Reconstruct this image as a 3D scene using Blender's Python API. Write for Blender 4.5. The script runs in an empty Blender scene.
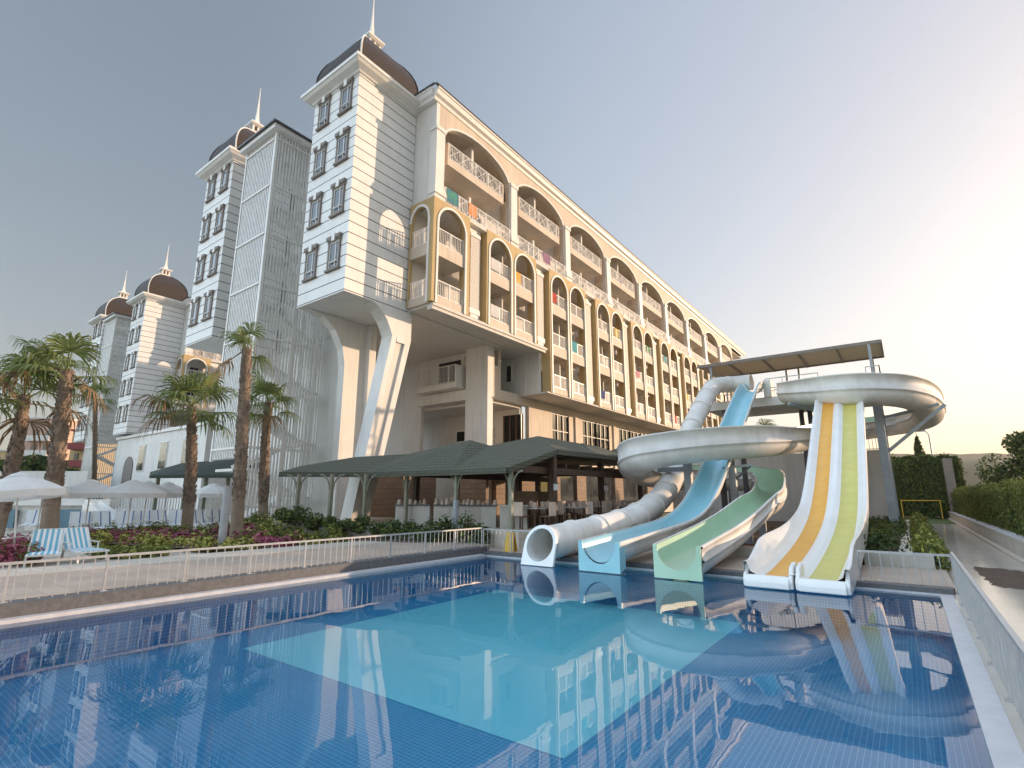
import bpy, bmesh, math, random
from mathutils import Vector, Matrix
R_ = math.radians
SC = bpy.context.scene
COL = SC.collection

# ------------------------------------------------------------------ camera
FPX, HZ, CAMH = 520.0, 496.0, 1.9
TILT = math.atan((HZ - 384) / FPX)
YAW = math.atan((909 - 512) / math.hypot(FPX, HZ - 384))
cam_d = bpy.data.cameras.new("camera")
cam_d.sensor_width = 36.0
cam_d.lens = FPX / 1024 * 36.0
cam_d.clip_end = 12000
cam = bpy.data.objects.new("camera", cam_d)
COL.objects.link(cam)
cam.location = (0, 0, CAMH)
cam.rotation_euler = (R_(90) + TILT, 0, YAW)
SC.camera = cam

# ------------------------------------------------------------------ light
SUN_EL, SUN_AZ = R_(9.0), R_(35.0)          # azimuth from +Y towards +X
w = bpy.data.worlds.new("World")
SC.world = w
w.use_nodes = True
nt = w.node_tree
nt.nodes.clear()
sky = nt.nodes.new("ShaderNodeTexSky")
sky.sky_type = 'NISHITA'
sky.sun_disc = False
sky.sun_elevation = SUN_EL
sky.sun_rotation = SUN_AZ
sky.altitude = 0
sky.air_density = 1.0
sky.dust_density = 2.0
sky.ozone_density = 1.0
hsv = nt.nodes.new("ShaderNodeHueSaturation")
hsv.inputs['Saturation'].default_value = 1.25
bg = nt.nodes.new("ShaderNodeBackground")
bg.inputs['Strength'].default_value = 0.15
wo = nt.nodes.new("ShaderNodeOutputWorld")
nt.links.new(sky.outputs[0], hsv.inputs['Color'])
tint = nt.nodes.new("ShaderNodeMix"); tint.data_type = 'RGBA'; tint.blend_type = 'MULTIPLY'
tint.inputs[0].default_value = 1.0
tint.inputs[7].default_value = (1.08, 1.03, 1.045, 1)
gam = nt.nodes.new("ShaderNodeGamma"); gam.inputs[1].default_value = 0.44
nt.links.new(hsv.outputs[0], gam.inputs[0])
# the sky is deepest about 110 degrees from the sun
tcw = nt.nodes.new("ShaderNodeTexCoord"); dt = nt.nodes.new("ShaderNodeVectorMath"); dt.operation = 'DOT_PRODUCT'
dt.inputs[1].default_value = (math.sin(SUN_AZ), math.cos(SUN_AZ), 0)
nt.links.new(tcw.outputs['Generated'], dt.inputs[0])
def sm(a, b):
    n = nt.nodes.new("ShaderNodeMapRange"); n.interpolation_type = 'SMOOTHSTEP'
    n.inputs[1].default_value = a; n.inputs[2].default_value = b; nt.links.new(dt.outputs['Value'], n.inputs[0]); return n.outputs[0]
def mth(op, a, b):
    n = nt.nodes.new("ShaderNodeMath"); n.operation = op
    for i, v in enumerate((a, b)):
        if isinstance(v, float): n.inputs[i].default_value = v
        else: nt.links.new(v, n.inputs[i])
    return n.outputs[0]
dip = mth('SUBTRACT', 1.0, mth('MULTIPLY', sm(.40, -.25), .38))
dip = mth('ADD', dip, mth('MULTIPLY', sm(-.44, -.80), 3.2))         # brightness added to the anti-solar sky, fills the shade
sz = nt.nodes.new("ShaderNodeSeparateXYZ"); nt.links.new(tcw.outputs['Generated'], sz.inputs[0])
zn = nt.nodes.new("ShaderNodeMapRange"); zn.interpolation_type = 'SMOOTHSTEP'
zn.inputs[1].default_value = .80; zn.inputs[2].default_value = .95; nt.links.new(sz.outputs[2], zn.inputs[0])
dip = mth('ADD', dip, mth('MULTIPLY', zn.outputs[0], 3.0))          # unseen overhead sky brightened as added fill light
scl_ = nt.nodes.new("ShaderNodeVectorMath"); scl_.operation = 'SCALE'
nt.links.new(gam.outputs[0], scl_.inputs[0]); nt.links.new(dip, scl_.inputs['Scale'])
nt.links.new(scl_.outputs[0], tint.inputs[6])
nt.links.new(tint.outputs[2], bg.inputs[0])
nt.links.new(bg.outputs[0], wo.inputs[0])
sl = bpy.data.lights.new("sun", 'SUN')
sl.energy = 2.0
sl.angle = R_(0.6)
sl.color = (1.0, 0.70, 0.46)
so = bpy.data.objects.new("sun", sl)
COL.objects.link(so)
SDIR = Vector((math.sin(SUN_AZ) * math.cos(SUN_EL), math.cos(SUN_AZ) * math.cos(SUN_EL), math.sin(SUN_EL)))
so.rotation_euler = SDIR.to_track_quat('Z', 'Y').to_euler()
so.location = (30, 40, 40)
SC.view_settings.view_transform = 'Standard'
SC.view_settings.look = 'None'
SC.view_settings.exposure = 1.68
SC.view_settings.gamma = 1.0
SC.view_settings.use_curve_mapping = False
SC.render.engine = 'CYCLES'
SC.cycles.max_bounces = 8
SC.cycles.transparent_max_bounces = 12
SC.cycles.use_denoising = True
SC.cycles.sample_clamp_indirect = 6.0

# ------------------------------------------------------------------ helpers
FH = Vector((-math.sin(YAW), math.cos(YAW), 0))
RH = Vector((math.cos(YAW), math.sin(YAW), 0))
CF = FH * math.cos(TILT) + Vector((0, 0, math.sin(TILT)))
CU = -FH * math.sin(TILT) + Vector((0, 0, math.cos(TILT)))
CC = Vector((0, 0, CAMH))
def ray(px, py): return CF * FPX + RH * (px - 512) + CU * (384 - py)
def P(px, py, D):                     # point D metres away (horizontally, along the view axis)
    d = ray(px, py); return CC + d * (D / d.dot(FH))
def G(px, py, z=0.2):                 # point on the horizontal plane z
    d = ray(px, py); return CC + d * ((z - CAMH) / d.z)

WORG = {}
def V(*a): return Vector(a)

class MB:
    def __init__(s): s.v = []; s.f = []; s.m = []; s.sm = []
    def add(s, vs, fs, mi=0, smooth=False):
        b = len(s.v); s.v.extend([tuple(x) for x in vs])
        for f in fs:
            s.f.append([b + i for i in f]); s.m.append(mi); s.sm.append(smooth)
        return s
    def box(s, x0, y0, z0, x1, y1, z1, mi=0):
        x0, x1 = min(x0, x1), max(x0, x1); y0, y1 = min(y0, y1), max(y0, y1); z0, z1 = min(z0, z1), max(z0, z1)
        s.add([(x0,y0,z0),(x1,y0,z0),(x1,y1,z0),(x0,y1,z0),(x0,y0,z1),(x1,y0,z1),(x1,y1,z1),(x0,y1,z1)],
              [(0,3,2,1),(4,5,6,7),(0,1,5,4),(1,2,6,5),(2,3,7,6),(3,0,4,7)], mi)
        return s
    def bar(s, p, q, w, h=None, mi=0, up=None):
        p, q = Vector(p), Vector(q); h = h or w
        d = (q - p).normalized(); u = Vector(up) if up else (V(0,0,1) if abs(d.z) < .95 else V(0,1,0))
        a = d.cross(u).normalized() * (w / 2); b = a.cross(d).normalized() * (h / 2)
        vs = [p-a-b, p+a-b, p+a+b, p-a+b, q-a-b, q+a-b, q+a+b, q-a+b]
        s.add(vs, [(0,3,2,1),(4,5,6,7),(0,1,5,4),(1,2,6,5),(2,3,7,6),(3,0,4,7)], mi)
        return s
    def tube(s, pts, rad, n=10, mi=0, cap=True, smooth=True):
        pts = [Vector(p) for p in pts]; k = len(pts)
        rad = rad if isinstance(rad, (list, tuple)) else [rad] * k
        vs = []; ref = None
        for i, p in enumerate(pts):
            d = (pts[min(i+1, k-1)] - pts[max(i-1, 0)]).normalized()
            if ref is None: ref = V(0,0,1) if abs(d.z) < .9 else V(0,1,0)
            a = d.cross(ref).normalized(); ref = a.cross(d).normalized()
            for j in range(n):
                t = 2 * math.pi * j / n
                vs.append(p + (a * math.cos(t) + ref * math.sin(t)) * rad[i])
        fs = [(i*n+j, i*n+(j+1) % n, (i+1)*n+(j+1) % n, (i+1)*n+j) for i in range(k-1) for j in range(n)]
        s.add(vs, fs, mi, smooth)
        if cap:
            s.add(vs[:n], [tuple(reversed(range(n)))], mi); s.add(vs[-n:], [tuple(range(n))], mi)
        return s
    def lathe(s, c, prof, n=24, mi=0, smooth=True):
        c = Vector(c)
        vs = [c + V(r*math.cos(2*math.pi*j/n), r*math.sin(2*math.pi*j/n), z) for r, z in prof for j in range(n)]
        fs = [(i*n+j, i*n+(j+1) % n, (i+1)*n+(j+1) % n, (i+1)*n+j) for i in range(len(prof)-1) for j in range(n)]
        s.add(vs, fs, mi, smooth); return s
    def square_lathe(s, c, prof, mi=0):
        c = Vector(c); vs = []
        for r, z in prof:
            vs += [c+V(-r,-r,z), c+V(r,-r,z), c+V(r,r,z), c+V(-r,r,z)]
        k = len(prof)
        fs = [(i*4+j, i*4+(j+1) % 4, (i+1)*4+(j+1) % 4, (i+1)*4+j) for i in range(k-1) for j in range(4)]
        fs += [(3,2,1,0), tuple((k-1)*4+j for j in range(4))]
        s.add(vs, fs, mi); return s
    def prism(s, poly, axis, a, b, mi=0):
        """poly: 2-D outline in the two other axes; extruded along axis from a to b"""
        def mk(p, t): return {'x': (t, p[0], p[1]), 'y': (p[0], t, p[1]), 'z': (p[0], p[1], t)}[axis]
        n = len(poly)
        vs = [mk(p, a) for p in poly] + [mk(p, b) for p in poly]
        fs = [tuple(range(n)), tuple(range(2*n-1, n-1, -1))] + [(i, i+n, (i+1) % n+n, (i+1) % n) for i in range(n)]
        s.add(vs, fs, mi); return s
    def quad(s, a, b, c, d, mi=0): s.add([a,b,c,d], [(0,1,2,3)], mi); return s
    def build(s, name, mat, parent=None, org=None, bevel=0):
        org = Vector(org) if org is not None else (WORG[parent.name] if parent else V(0,0,0))
        me = bpy.data.meshes.new(name)
        me.from_pydata([tuple(Vector(v) - org) for v in s.v], [], s.f)
        mats = mat if isinstance(mat, (list, tuple)) else [mat]
        for m in mats: me.materials.append(m)
        me.polygons.foreach_set('material_index', s.m)
        me.polygons.foreach_set('use_smooth', s.sm)
        bm = bmesh.new(); bm.from_mesh(me)
        if len(bm.faces) < 60000: bmesh.ops.recalc_face_normals(bm, faces=bm.faces)
        bm.to_mesh(me); bm.free(); me.update()
        o = bpy.data.objects.new(name, me); COL.objects.link(o)
        if parent: o.parent = parent; o.location = org - WORG[parent.name]
        else: o.location = org
        WORG[o.name] = org.copy()
        if bevel:
            b = o.modifiers.new('bevel', 'BEVEL'); b.width = bevel; b.segments = 2; b.limit_method = 'ANGLE'
        return o

def tag(o, label=None, cat=None, group=None, kind=None):
    if label: o['label'] = label
    if cat: o['category'] = cat
    if group: o['group'] = group
    if kind: o['kind'] = kind
    return o
def empty(name, loc, label=None, cat=None, group=None, rz=0):
    o = bpy.data.objects.new(name, None); COL.objects.link(o)
    o.empty_display_size = .2; o.location = loc; o.rotation_euler.z = rz
    WORG[o.name] = Vector(loc)
    return tag(o, label, cat, group)
def part(name, parent, org):
    o = bpy.data.objects.new(name, None); COL.objects.link(o); o.parent = parent
    o.location = Vector(org) - WORG[parent.name]; WORG[o.name] = Vector(org); return o
def kids(o): return [c for c in COL.objects if c.parent == o]
CH = {}
def copy_tree(o, parent=None, loc=None):
    if not CH:
        for c in COL.objects:
            if c.parent: CH.setdefault(c.parent.name, []).append(c)
    src = CH.get(o.name, [])
    c = o.copy(); COL.objects.link(c)
    if parent is not None: c.parent = parent
    if loc is not None: c.location = loc
    mine = []
    for ch in src: mine.append(copy_tree(ch, c))
    if mine: CH[c.name] = mine
    return c
def fresh(): CH.clear()

# ------------------------------------------------------------------ materials
def nodes(name):
    m = bpy.data.materials.new(name); m.use_nodes = True
    t = m.node_tree; b = t.nodes['Principled BSDF']; return m, t, b
def mixcol(t, fac, a, b):
    n = t.nodes.new('ShaderNodeMix'); n.data_type = 'RGBA'
    for s, v in ((0, fac), (6, a), (7, b)):
        if hasattr(v, 'is_linked'): t.links.new(v, n.inputs[s])
        elif s == 0: n.inputs[0].default_value = v
        else: n.inputs[s].default_value = (*v, 1)
    return n.outputs[2]
def noise(t, scale, detail=4, vec=None, rough=.55):
    n = t.nodes.new('ShaderNodeTexNoise'); n.inputs['Scale'].default_value = scale; n.inputs['Detail'].default_value = detail
    n.inputs['Roughness'].default_value = rough
    if vec is not None: t.links.new(vec, n.inputs['Vector'])
    return n.outputs[0]
def ramp(t, fac, a, b):
    n = t.nodes.new('ShaderNodeMapRange'); n.inputs[1].default_value = a; n.inputs[2].default_value = b
    t.links.new(fac, n.inputs[0]); return n.outputs[0]
def coord(t, kind='Object'):
    n = t.nodes.new('ShaderNodeTexCoord'); return n.outputs[kind]
def math_(t, op, a, b=None):
    n = t.nodes.new('ShaderNodeMath'); n.operation = op
    for i, v in enumerate((a, b)):
        if v is None: continue
        if hasattr(v, 'is_linked'): t.links.new(v, n.inputs[i])
        else: n.inputs[i].default_value = v
    return n.outputs[0]
def bump(t, b, h, strength=.3, dist=.02):
    n = t.nodes.new('ShaderNodeBump'); n.inputs['Strength'].default_value = strength; n.inputs['Distance'].default_value = dist
    t.links.new(h, n.inputs['Height']); t.links.new(n.outputs[0], b.inputs['Normal'])
def mat(name, c, rough=.6, c2=None, scale=3., metal=0., spec=.5, bmp=0., bscale=None, wp=True, coat=0., streak=0.):
    m, t, b = nodes(name)
    b.inputs['Roughness'].default_value = rough; b.inputs['Metallic'].default_value = metal
    b.inputs['Specular IOR Level'].default_value = spec
    b.inputs['Coat Weight'].default_value = coat
    g = t.nodes.new('ShaderNodeNewGeometry').outputs['Position'] if wp else coord(t)
    if c2 is None: c2 = tuple(x * .82 for x in c)
    n = ramp(t, noise(t, scale, 5, g), .35, .68)
    base = mixcol(t, n, c, c2)
    if streak:
        mp = t.nodes.new('ShaderNodeMapping'); mp.inputs['Scale'].default_value = (2.2, 2.2, .16); t.links.new(g, mp.inputs[0])
        base = mixcol(t, math_(t, 'MULTIPLY', ramp(t, noise(t, 1.5, 6, mp.outputs[0], .65), .48, .78), streak), base, tuple(x*.45 for x in c2))
    t.links.new(base, b.inputs['Base Color'])
    if bmp: bump(t, b, noise(t, bscale or scale * 6, 4, g), bmp)
    return m

M = {}
def canvas_mat(name, c, tr=.35):
    m, t, b = nodes(name); b.inputs['Roughness'].default_value = .9
    g = t.nodes.new('ShaderNodeNewGeometry').outputs['Position']
    col = mixcol(t, ramp(t, noise(t, 3, 4, g), .35, .7), c, tuple(x*.92 for x in c)); t.links.new(col, b.inputs['Base Color'])
    tl = t.nodes.new('ShaderNodeBsdfTranslucent'); t.links.new(col, tl.inputs[0])
    mx = t.nodes.new('ShaderNodeMixShader'); mx.inputs[0].default_value = tr
    t.links.new(b.outputs[0], mx.inputs[1]); t.links.new(tl.outputs[0], mx.inputs[2])
    t.links.new(mx.outputs[0], t.nodes['Material Output'].inputs[0]); return m
M['white'] = mat('white_stucco', (.80,.78,.75), .65, (.73,.71,.68), .7, streak=.34)
M['trim'] = mat('white_trim', (.82,.80,.77), .5, (.76,.74,.70), 1.2, streak=.22)
M['cream'] = mat('cream_stucco', (.67,.58,.48), .7, (.59,.50,.41), .6, streak=.34)
M['ochre'] = mat('ochre_stucco', (.56,.41,.20), .7, (.49,.35,.165), .9, streak=.34)
M['soffit'] = mat('grey_stucco', (.74,.70,.65), .75, (.67,.635,.59), .5, streak=.34)
M['rail'] = mat('white_rail_metal', (.83,.82,.80), .4)
M['pool_rail'] = mat('pale_steel_rail', (.44,.44,.44), .4, (.36,.365,.37), 9, metal=.2)
M['grey_metal'] = mat('grey_painted_steel', (.30,.34,.38), .45, (.25,.28,.31), 3)
M['dark_metal'] = mat('dark_steel', (.06,.06,.065), .45)
M['brown_surround'] = mat('grey_brown_stone_trim', (.25,.21,.185), .7, (.19,.16,.14), 4)
M['concrete'] = mat('pale_concrete', (.50,.47,.42), .75, (.40,.37,.33), 1.5, bmp=.1)
M['wallgrey'] = mat('rendered_wall', (.62,.59,.56), .8, (.56,.53,.50), .6, bmp=.05, streak=.34)
M['wood_dark'] = mat('dark_brown_timber', (.085,.045,.028), .6, (.05,.028,.018), 4)
M['wood_green'] = mat('khaki_painted_post', (.22,.23,.17), .6, (.17,.17,.12), 4)
M['brown_door'] = mat('brown_door', (.16,.085,.045), .5, (.11,.06,.03), 4)
M['counter'] = mat('pale_counter', (.55,.53,.49), .5, (.46,.44,.41), 2)
M['black_glass'] = None
M['umbrella'] = canvas_mat('white_canvas', (.86,.85,.83))
M['postgrey'] = mat('mid_grey_paint', (.36,.37,.39), .5)
M['poolblue'] = mat('dull_blue_paint', (.13,.24,.31), .6)
M['plastic'] = mat('white_plastic', (.78,.77,.74), .4)
M['slidewhite'] = mat('grey_white_fibreglass', (.78,.76,.73), .62, (.62,.60,.56), 1.2, spec=.2, streak=.15)
M['slideclean'] = mat('white_gelcoat', (.84,.83,.81), .3, (.78,.77,.75), 1.5, coat=.15)
M['blue'] = mat('sky_blue_gelcoat', (.33,.61,.69), .32, (.28,.56,.65), 1.3, coat=.15)
M['green'] = mat('mint_green_gelcoat', (.47,.65,.49), .32, (.40,.59,.43), 1.0, coat=.15)
M['orange'] = mat('orange_gelcoat', (.84,.42,.06), .38, (.78,.37,.05), 2.2)
M['lime'] = mat('lime_gelcoat', (.64,.57,.16), .38, (.58,.51,.13), 2.2)
M['yellow'] = mat('yellow_paint', (.75,.45,.04), .5)
M['red'] = mat('red_plastic', (.55,.05,.03), .5)
M['palm_leaf'] = canvas_mat('palm_leaf_mat', (.17,.21,.065), .3)
M['palm_dry'] = mat('dry_palm_leaf', (.24,.15,.07), .8, (.16,.10,.05), 4)
M['palm_trunk'] = mat('palm_bark', (.28,.21,.155), .9, (.14,.105,.08), 7, bmp=.6, bscale=18)
M['palm_trunk_low'] = mat('smooth_palm_bark', (.29,.225,.165), .9, (.21,.165,.12), 3, bmp=.3, bscale=12)
M['leaf'] = canvas_mat('leaf_mat', (.05,.085,.025), .3)
M['leaf_light'] = canvas_mat('leaf_light_mat', (.14,.17,.035), .3)
M['leaf_hedge'] = canvas_mat('leaf_hedge_mat', (.15,.165,.035), .3)
M['leaf_magenta'] = mat('magenta_leaf', (.36,.08,.14), .6, (.20,.035,.06), 2)
M['leaf_yellow'] = mat('lime_yellow_leaf', (.36,.34,.06), .6, (.24,.24,.04), 2)
M['bark'] = mat('tree_bark', (.10,.075,.055), .9, (.06,.045,.035), 5)
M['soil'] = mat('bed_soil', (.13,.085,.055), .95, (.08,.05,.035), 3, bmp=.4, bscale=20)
M['lawn'] = mat('lawn', (.085,.12,.025), .9, (.06,.09,.02), 5, bmp=.5, bscale=40)
M['far_ground'] = mat('dry_ground', (.20,.16,.11), .95, (.12,.12,.07), .05)
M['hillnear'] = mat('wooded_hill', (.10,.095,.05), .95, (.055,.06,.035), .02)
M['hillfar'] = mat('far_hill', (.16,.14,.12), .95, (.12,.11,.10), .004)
M['flat_grey'] = mat('greenhouse_plastic', (.55,.53,.50), .6, (.42,.41,.40), .05)
M['pink'] = mat('pink_stucco', (.62,.42,.34), .8)
M['apricot'] = mat('apricot_stucco', (.62,.46,.25), .8)
M['darkred'] = mat('dark_red_paint', (.28,.05,.05), .7)
M['napkin'] = mat('pale_cloth', (.62,.50,.42), .8)
M['tarp'] = canvas_mat('tan_canvas', (.52,.44,.33), .4)

# horizontal siding: dark joint every 0.656 m
def siding():
    m, t, b = nodes('white_board_siding'); b.inputs['Roughness'].default_value = .55
    g = t.nodes.new('ShaderNodeNewGeometry').outputs['Position']
    sx = t.nodes.new('ShaderNodeSeparateXYZ'); t.links.new(g, sx.inputs[0])
    fr = math_(t, 'FRACT', math_(t, 'DIVIDE', sx.outputs[2], .656))
    line = math_(t, 'LESS_THAN', fr, .075)
    base = mixcol(t, ramp(t, noise(t, .9, 5, g), .35, .7), (.84,.83,.81), (.77,.76,.74))
    streak = t.nodes.new('ShaderNodeMapping'); streak.inputs['Scale'].default_value = (3, 3, .25)
    t.links.new(g, streak.inputs[0])
    base = mixcol(t, math_(t, 'MULTIPLY', ramp(t, noise(t, 1.6, 5, streak.outputs[0]), .5, .8), .25), base, (.5,.48,.45))
    t.links.new(mixcol(t, line, base, (.055,.05,.05)), b.inputs['Base Color'])
    bump(t, b, math_(t, 'SUBTRACT', 1, line), .8, .03)
    return m
M['siding'] = siding()

def shingle(name, c1, c2, sx_, sz, rough=.7):
    m, t, b = nodes(name); b.inputs['Roughness'].default_value = rough
    g = coord(t)
    mp = t.nodes.new('ShaderNodeMapping'); t.links.new(g, mp.inputs[0])
    s = t.nodes.new('ShaderNodeSeparateXYZ'); t.links.new(g, s.inputs[0])
    cb = t.nodes.new('ShaderNodeCombineXYZ')
    t.links.new(math_(t, 'ADD', s.outputs[0], s.outputs[1]), cb.inputs[0]); t.links.new(s.outputs[2], cb.inputs[1])
    br = t.nodes.new('ShaderNodeTexBrick'); t.links.new(cb.outputs[0], br.inputs[0])
    br.inputs['Scale'].default_value = 1; br.inputs['Brick Width'].default_value = sx_; br.inputs['Row Height'].default_value = sz
    br.inputs['Mortar Size'].default_value = .018; br.inputs['Mortar Smooth'].default_value = .3
    br.inputs['Color1'].default_value = (*c1, 1); br.inputs['Color2'].default_value = (*c2, 1)
    br.inputs['Mortar'].default_value = (*[x*.4 for x in c2], 1)
    t.links.new(mixcol(t, ramp(t, noise(t, .8, 5, g), .3, .75), br.outputs[0], tuple(x*.75 for x in c1)), b.inputs['Base Color'])
    bump(t, b, math_(t, 'SUBTRACT', 1, br.outputs[1]), .5, .02)
    return m
M['dome'] = shingle('brown_roof_tile', (.055,.038,.030), (.036,.026,.022), .34, .26)
M['green_roof'] = shingle('green_roof_shingle', (.105,.11,.078), (.082,.086,.062), .5, .12, .85)
M['green_roof_dark'] = shingle('dark_green_roof_shingle', (.04,.06,.045), (.03,.045,.035), .5, .12, .85)
M['stone'] = shingle('beige_stone_cladding', (.36,.26,.19), (.26,.18,.13), .7, .34, .8)

def glass(name, c, rough, curtain=.0):
    m, t, b = nodes(name); b.inputs['Roughness'].default_value = rough
    b.inputs['Specular IOR Level'].default_value = .55; b.inputs['IOR'].default_value = 1.5
    g = t.nodes.new('ShaderNodeNewGeometry').outputs['Position']
    oi = t.nodes.new('ShaderNodeObjectInfo')
    cur = math_(t, 'MULTIPLY', math_(t, 'GREATER_THAN', oi.outputs['Random'], .55), .75)
    t.links.new(mixcol(t, math_(t, 'MULTIPLY', cur, curtain), mixcol(t, ramp(t, noise(t, .9, 2, g), .4, .6), c, tuple(x*.5 for x in c)), (.32,.27,.22)), b.inputs['Base Color'])
    bump(t, b, noise(t, .7, 2, g), .05, .05)
    return m
M['glass'] = glass('window_glass', (.055,.06,.065), .04)
M['glass_dark'] = glass('dark_room_glass', (.03,.03,.032), .25)
M['glass_dark'].node_tree.nodes['Principled BSDF'].inputs['Specular IOR Level'].default_value = .15
M['glass_room'] = glass('balcony_glass', (.05,.045,.04), .06, 1.0)
M['glass_soft'] = glass('curtained_glass', (.20,.18,.16), .08)

def lattice_mat():
    m, t, b = nodes('white_openwork_panel'); b.inputs['Roughness'].default_value = .6
    g = t.nodes.new('ShaderNodeNewGeometry').outputs['Position']
    s = t.nodes.new('ShaderNodeSeparateXYZ'); t.links.new(g, s.inputs[0])
    a = math_(t, 'FRACT', math_(t, 'DIVIDE', math_(t, 'ADD', s.outputs[1], s.outputs[2]), .17))
    c = math_(t, 'FRACT', math_(t, 'DIVIDE', math_(t, 'SUBTRACT', s.outputs[1], s.outputs[2]), .17))
    hole = math_(t, 'MULTIPLY', math_(t, 'GREATER_THAN', a, .38), math_(t, 'GREATER_THAN', c, .38))
    t.links.new(mixcol(t, hole, (.74,.71,.66), (.30,.26,.22)), b.inputs['Base Color'])
    bump(t, b, math_(t, 'SUBTRACT', 1, hole), .7, .03)
    return m
M['lattice'] = lattice_mat()

def stripes():
    m, t, b = nodes('blue_white_stripe_cloth'); b.inputs['Roughness'].default_value = .85
    s = t.nodes.new('ShaderNodeSeparateXYZ'); t.links.new(coord(t), s.inputs[0])
    f = math_(t, 'GREATER_THAN', math_(t, 'FRACT', math_(t, 'DIVIDE', s.outputs[1], .135)), .5)
    t.links.new(mixcol(t, f, (.76,.77,.76), (.16,.42,.56)), b.inputs['Base Color'])
    return m
M['stripe'] = stripes()
def stripes2():
    m, t, b = nodes('navy_white_stripe_cloth'); b.inputs['Roughness'].default_value = .85
    s = t.nodes.new('ShaderNodeSeparateXYZ'); t.links.new(coord(t), s.inputs[0])
    f = math_(t, 'GREATER_THAN', math_(t, 'FRACT', math_(t, 'DIVIDE', s.outputs[1], .34)), .86)
    t.links.new(mixcol(t, f, (.74,.74,.73), (.10,.16,.36)), b.inputs['Base Color'])
    return m
M['stripe_navy'] = stripes2()

def tiles(name, size, gap, c1, c2, grout, rough=.25, bigvar=.0, spec=.5):
    m, t, b = nodes(name); b.inputs['Roughness'].default_value = rough; b.inputs['Specular IOR Level'].default_value = spec
    g = t.nodes.new('ShaderNodeNewGeometry').outputs['Position']
    s = t.nodes.new('ShaderNodeSeparateXYZ'); t.links.new(g, s.inputs[0])
    hs = []
    for o in (s.outputs[0], s.outputs[1], s.outputs[2]):
        hs.append(math_(t, 'LESS_THAN', math_(t, 'FRACT', math_(t, 'DIVIDE', math_(t, 'ADD', o, .0137), size)), gap))
    nrm = t.nodes.new('ShaderNodeNewGeometry').outputs['Normal']
    ns = t.nodes.new('ShaderNodeSeparateXYZ'); t.links.new(nrm, ns.inputs[0])
    for i in range(3):
        hs[i] = math_(t, 'MULTIPLY', hs[i], math_(t, 'LESS_THAN', math_(t, 'ABSOLUTE', ns.outputs[i]), .7))
    line = math_(t, 'MAXIMUM', math_(t, 'MAXIMUM', hs[0], hs[1]), hs[2])
    sn = t.nodes.new('ShaderNodeVectorMath'); sn.operation = 'SNAP'; sn.inputs[1].default_value = (size,)*3
    t.links.new(g, sn.inputs[0])
    wn = t.nodes.new('ShaderNodeTexWhiteNoise'); t.links.new(sn.outputs[0], wn.inputs[0])
    base = mixcol(t, wn.outputs[0], c1, c2)
    if bigvar: base = mixcol(t, math_(t, 'MULTIPLY', ramp(t, noise(t, .45, 5, g), .3, .7), bigvar), base, tuple(x*.6 for x in c2))
    t.links.new(mixcol(t, line, base, grout), b.inputs['Base Color'])
    return m
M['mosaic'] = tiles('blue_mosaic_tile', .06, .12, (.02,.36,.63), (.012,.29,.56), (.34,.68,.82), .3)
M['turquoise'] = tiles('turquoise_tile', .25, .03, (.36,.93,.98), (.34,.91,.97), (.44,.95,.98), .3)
M['paving'] = tiles('beige_stone_paving', .40, .03, (.52,.42,.34), (.43,.34,.275), (.28,.22,.17), .5, .5)
M['paving_pale'] = tiles('pale_stone_paving', .45, .03, (.62,.55,.47), (.55,.49,.41), (.33,.29,.24), .5, .35)
M['walk'] = tiles('polished_stone_walk', .6, .012, (.66,.58,.50), (.60,.53,.46), (.42,.36,.31), .13, .55, .9)
M['granite'] = mat('dark_granite', (.125,.125,.13), .55, (.08,.08,.084), 14, bmp=.05, bscale=60)
M['coping'] = mat('white_coping_stone', (.60,.59,.60), .4, (.52,.51,.53), 5)

def water():
    m = bpy.data.materials.new('pool_water'); m.use_nodes = True
    t = m.node_tree; t.nodes.clear()
    out = t.nodes.new('ShaderNodeOutputMaterial'); mix = t.nodes.new('ShaderNodeMixShader')
    tr = t.nodes.new('ShaderNodeBsdfTransparent'); tr.inputs[0].default_value = (.92,.98,1.0,1)
    gl = t.nodes.new('ShaderNodeBsdfGlossy'); gl.inputs['Roughness'].default_value = .012
    fr = t.nodes.new('ShaderNodeFresnel'); fr.inputs['IOR'].default_value = 1.7
    g = t.nodes.new('ShaderNodeNewGeometry').outputs['Position']
    bp = t.nodes.new('ShaderNodeBump'); bp.inputs['Strength'].default_value = .04; bp.inputs['Distance'].default_value = .05
    n1 = noise(t, 1.1, 2, g); n2 = noise(t, 5.0, 2, g)
    h = math_(t, 'ADD', n1, math_(t, 'MULTIPLY', n2, .12))
    t.links.new(h, bp.inputs['Height'])
    t.links.new(bp.outputs[0], gl.inputs['Normal'])
    t.links.new(fr.outputs[0], mix.inputs[0]); t.links.new(tr.outputs[0], mix.inputs[1]); t.links.new(gl.outputs[0], mix.inputs[2])
    t.links.new(mix.outputs[0], out.inputs[0])
    return m
M['water'] = water()

# ================================================================== setting
def struct(name, mb, m, kind='structure', label=None):
    o = mb.build(name, m); o['kind'] = kind
    if label: o['label'] = label
    return o
PX0, PX1, PY0, PY1 = -11.2, 0.24, 0.45, 13.58      # pool basin
HXa, HXb, HYa, HYb = -11.62, 0.62, -0.05, 13.9     # hole in the ground sheet
mb = MB()
FAR = 6000
for (x0, y0, x1, y1) in ((-FAR, -FAR, HXa, FAR), (HXb, -FAR, FAR, FAR), (HXa, -FAR, HXb, HYa), (HXa, HYb, HXb, FAR)):
    mb.quad((x0, y0, -.06), (x1, y0, -.06), (x1, y1, -.06), (x0, y1, -.06))
struct('ground', mb, M['far_ground'])
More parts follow.
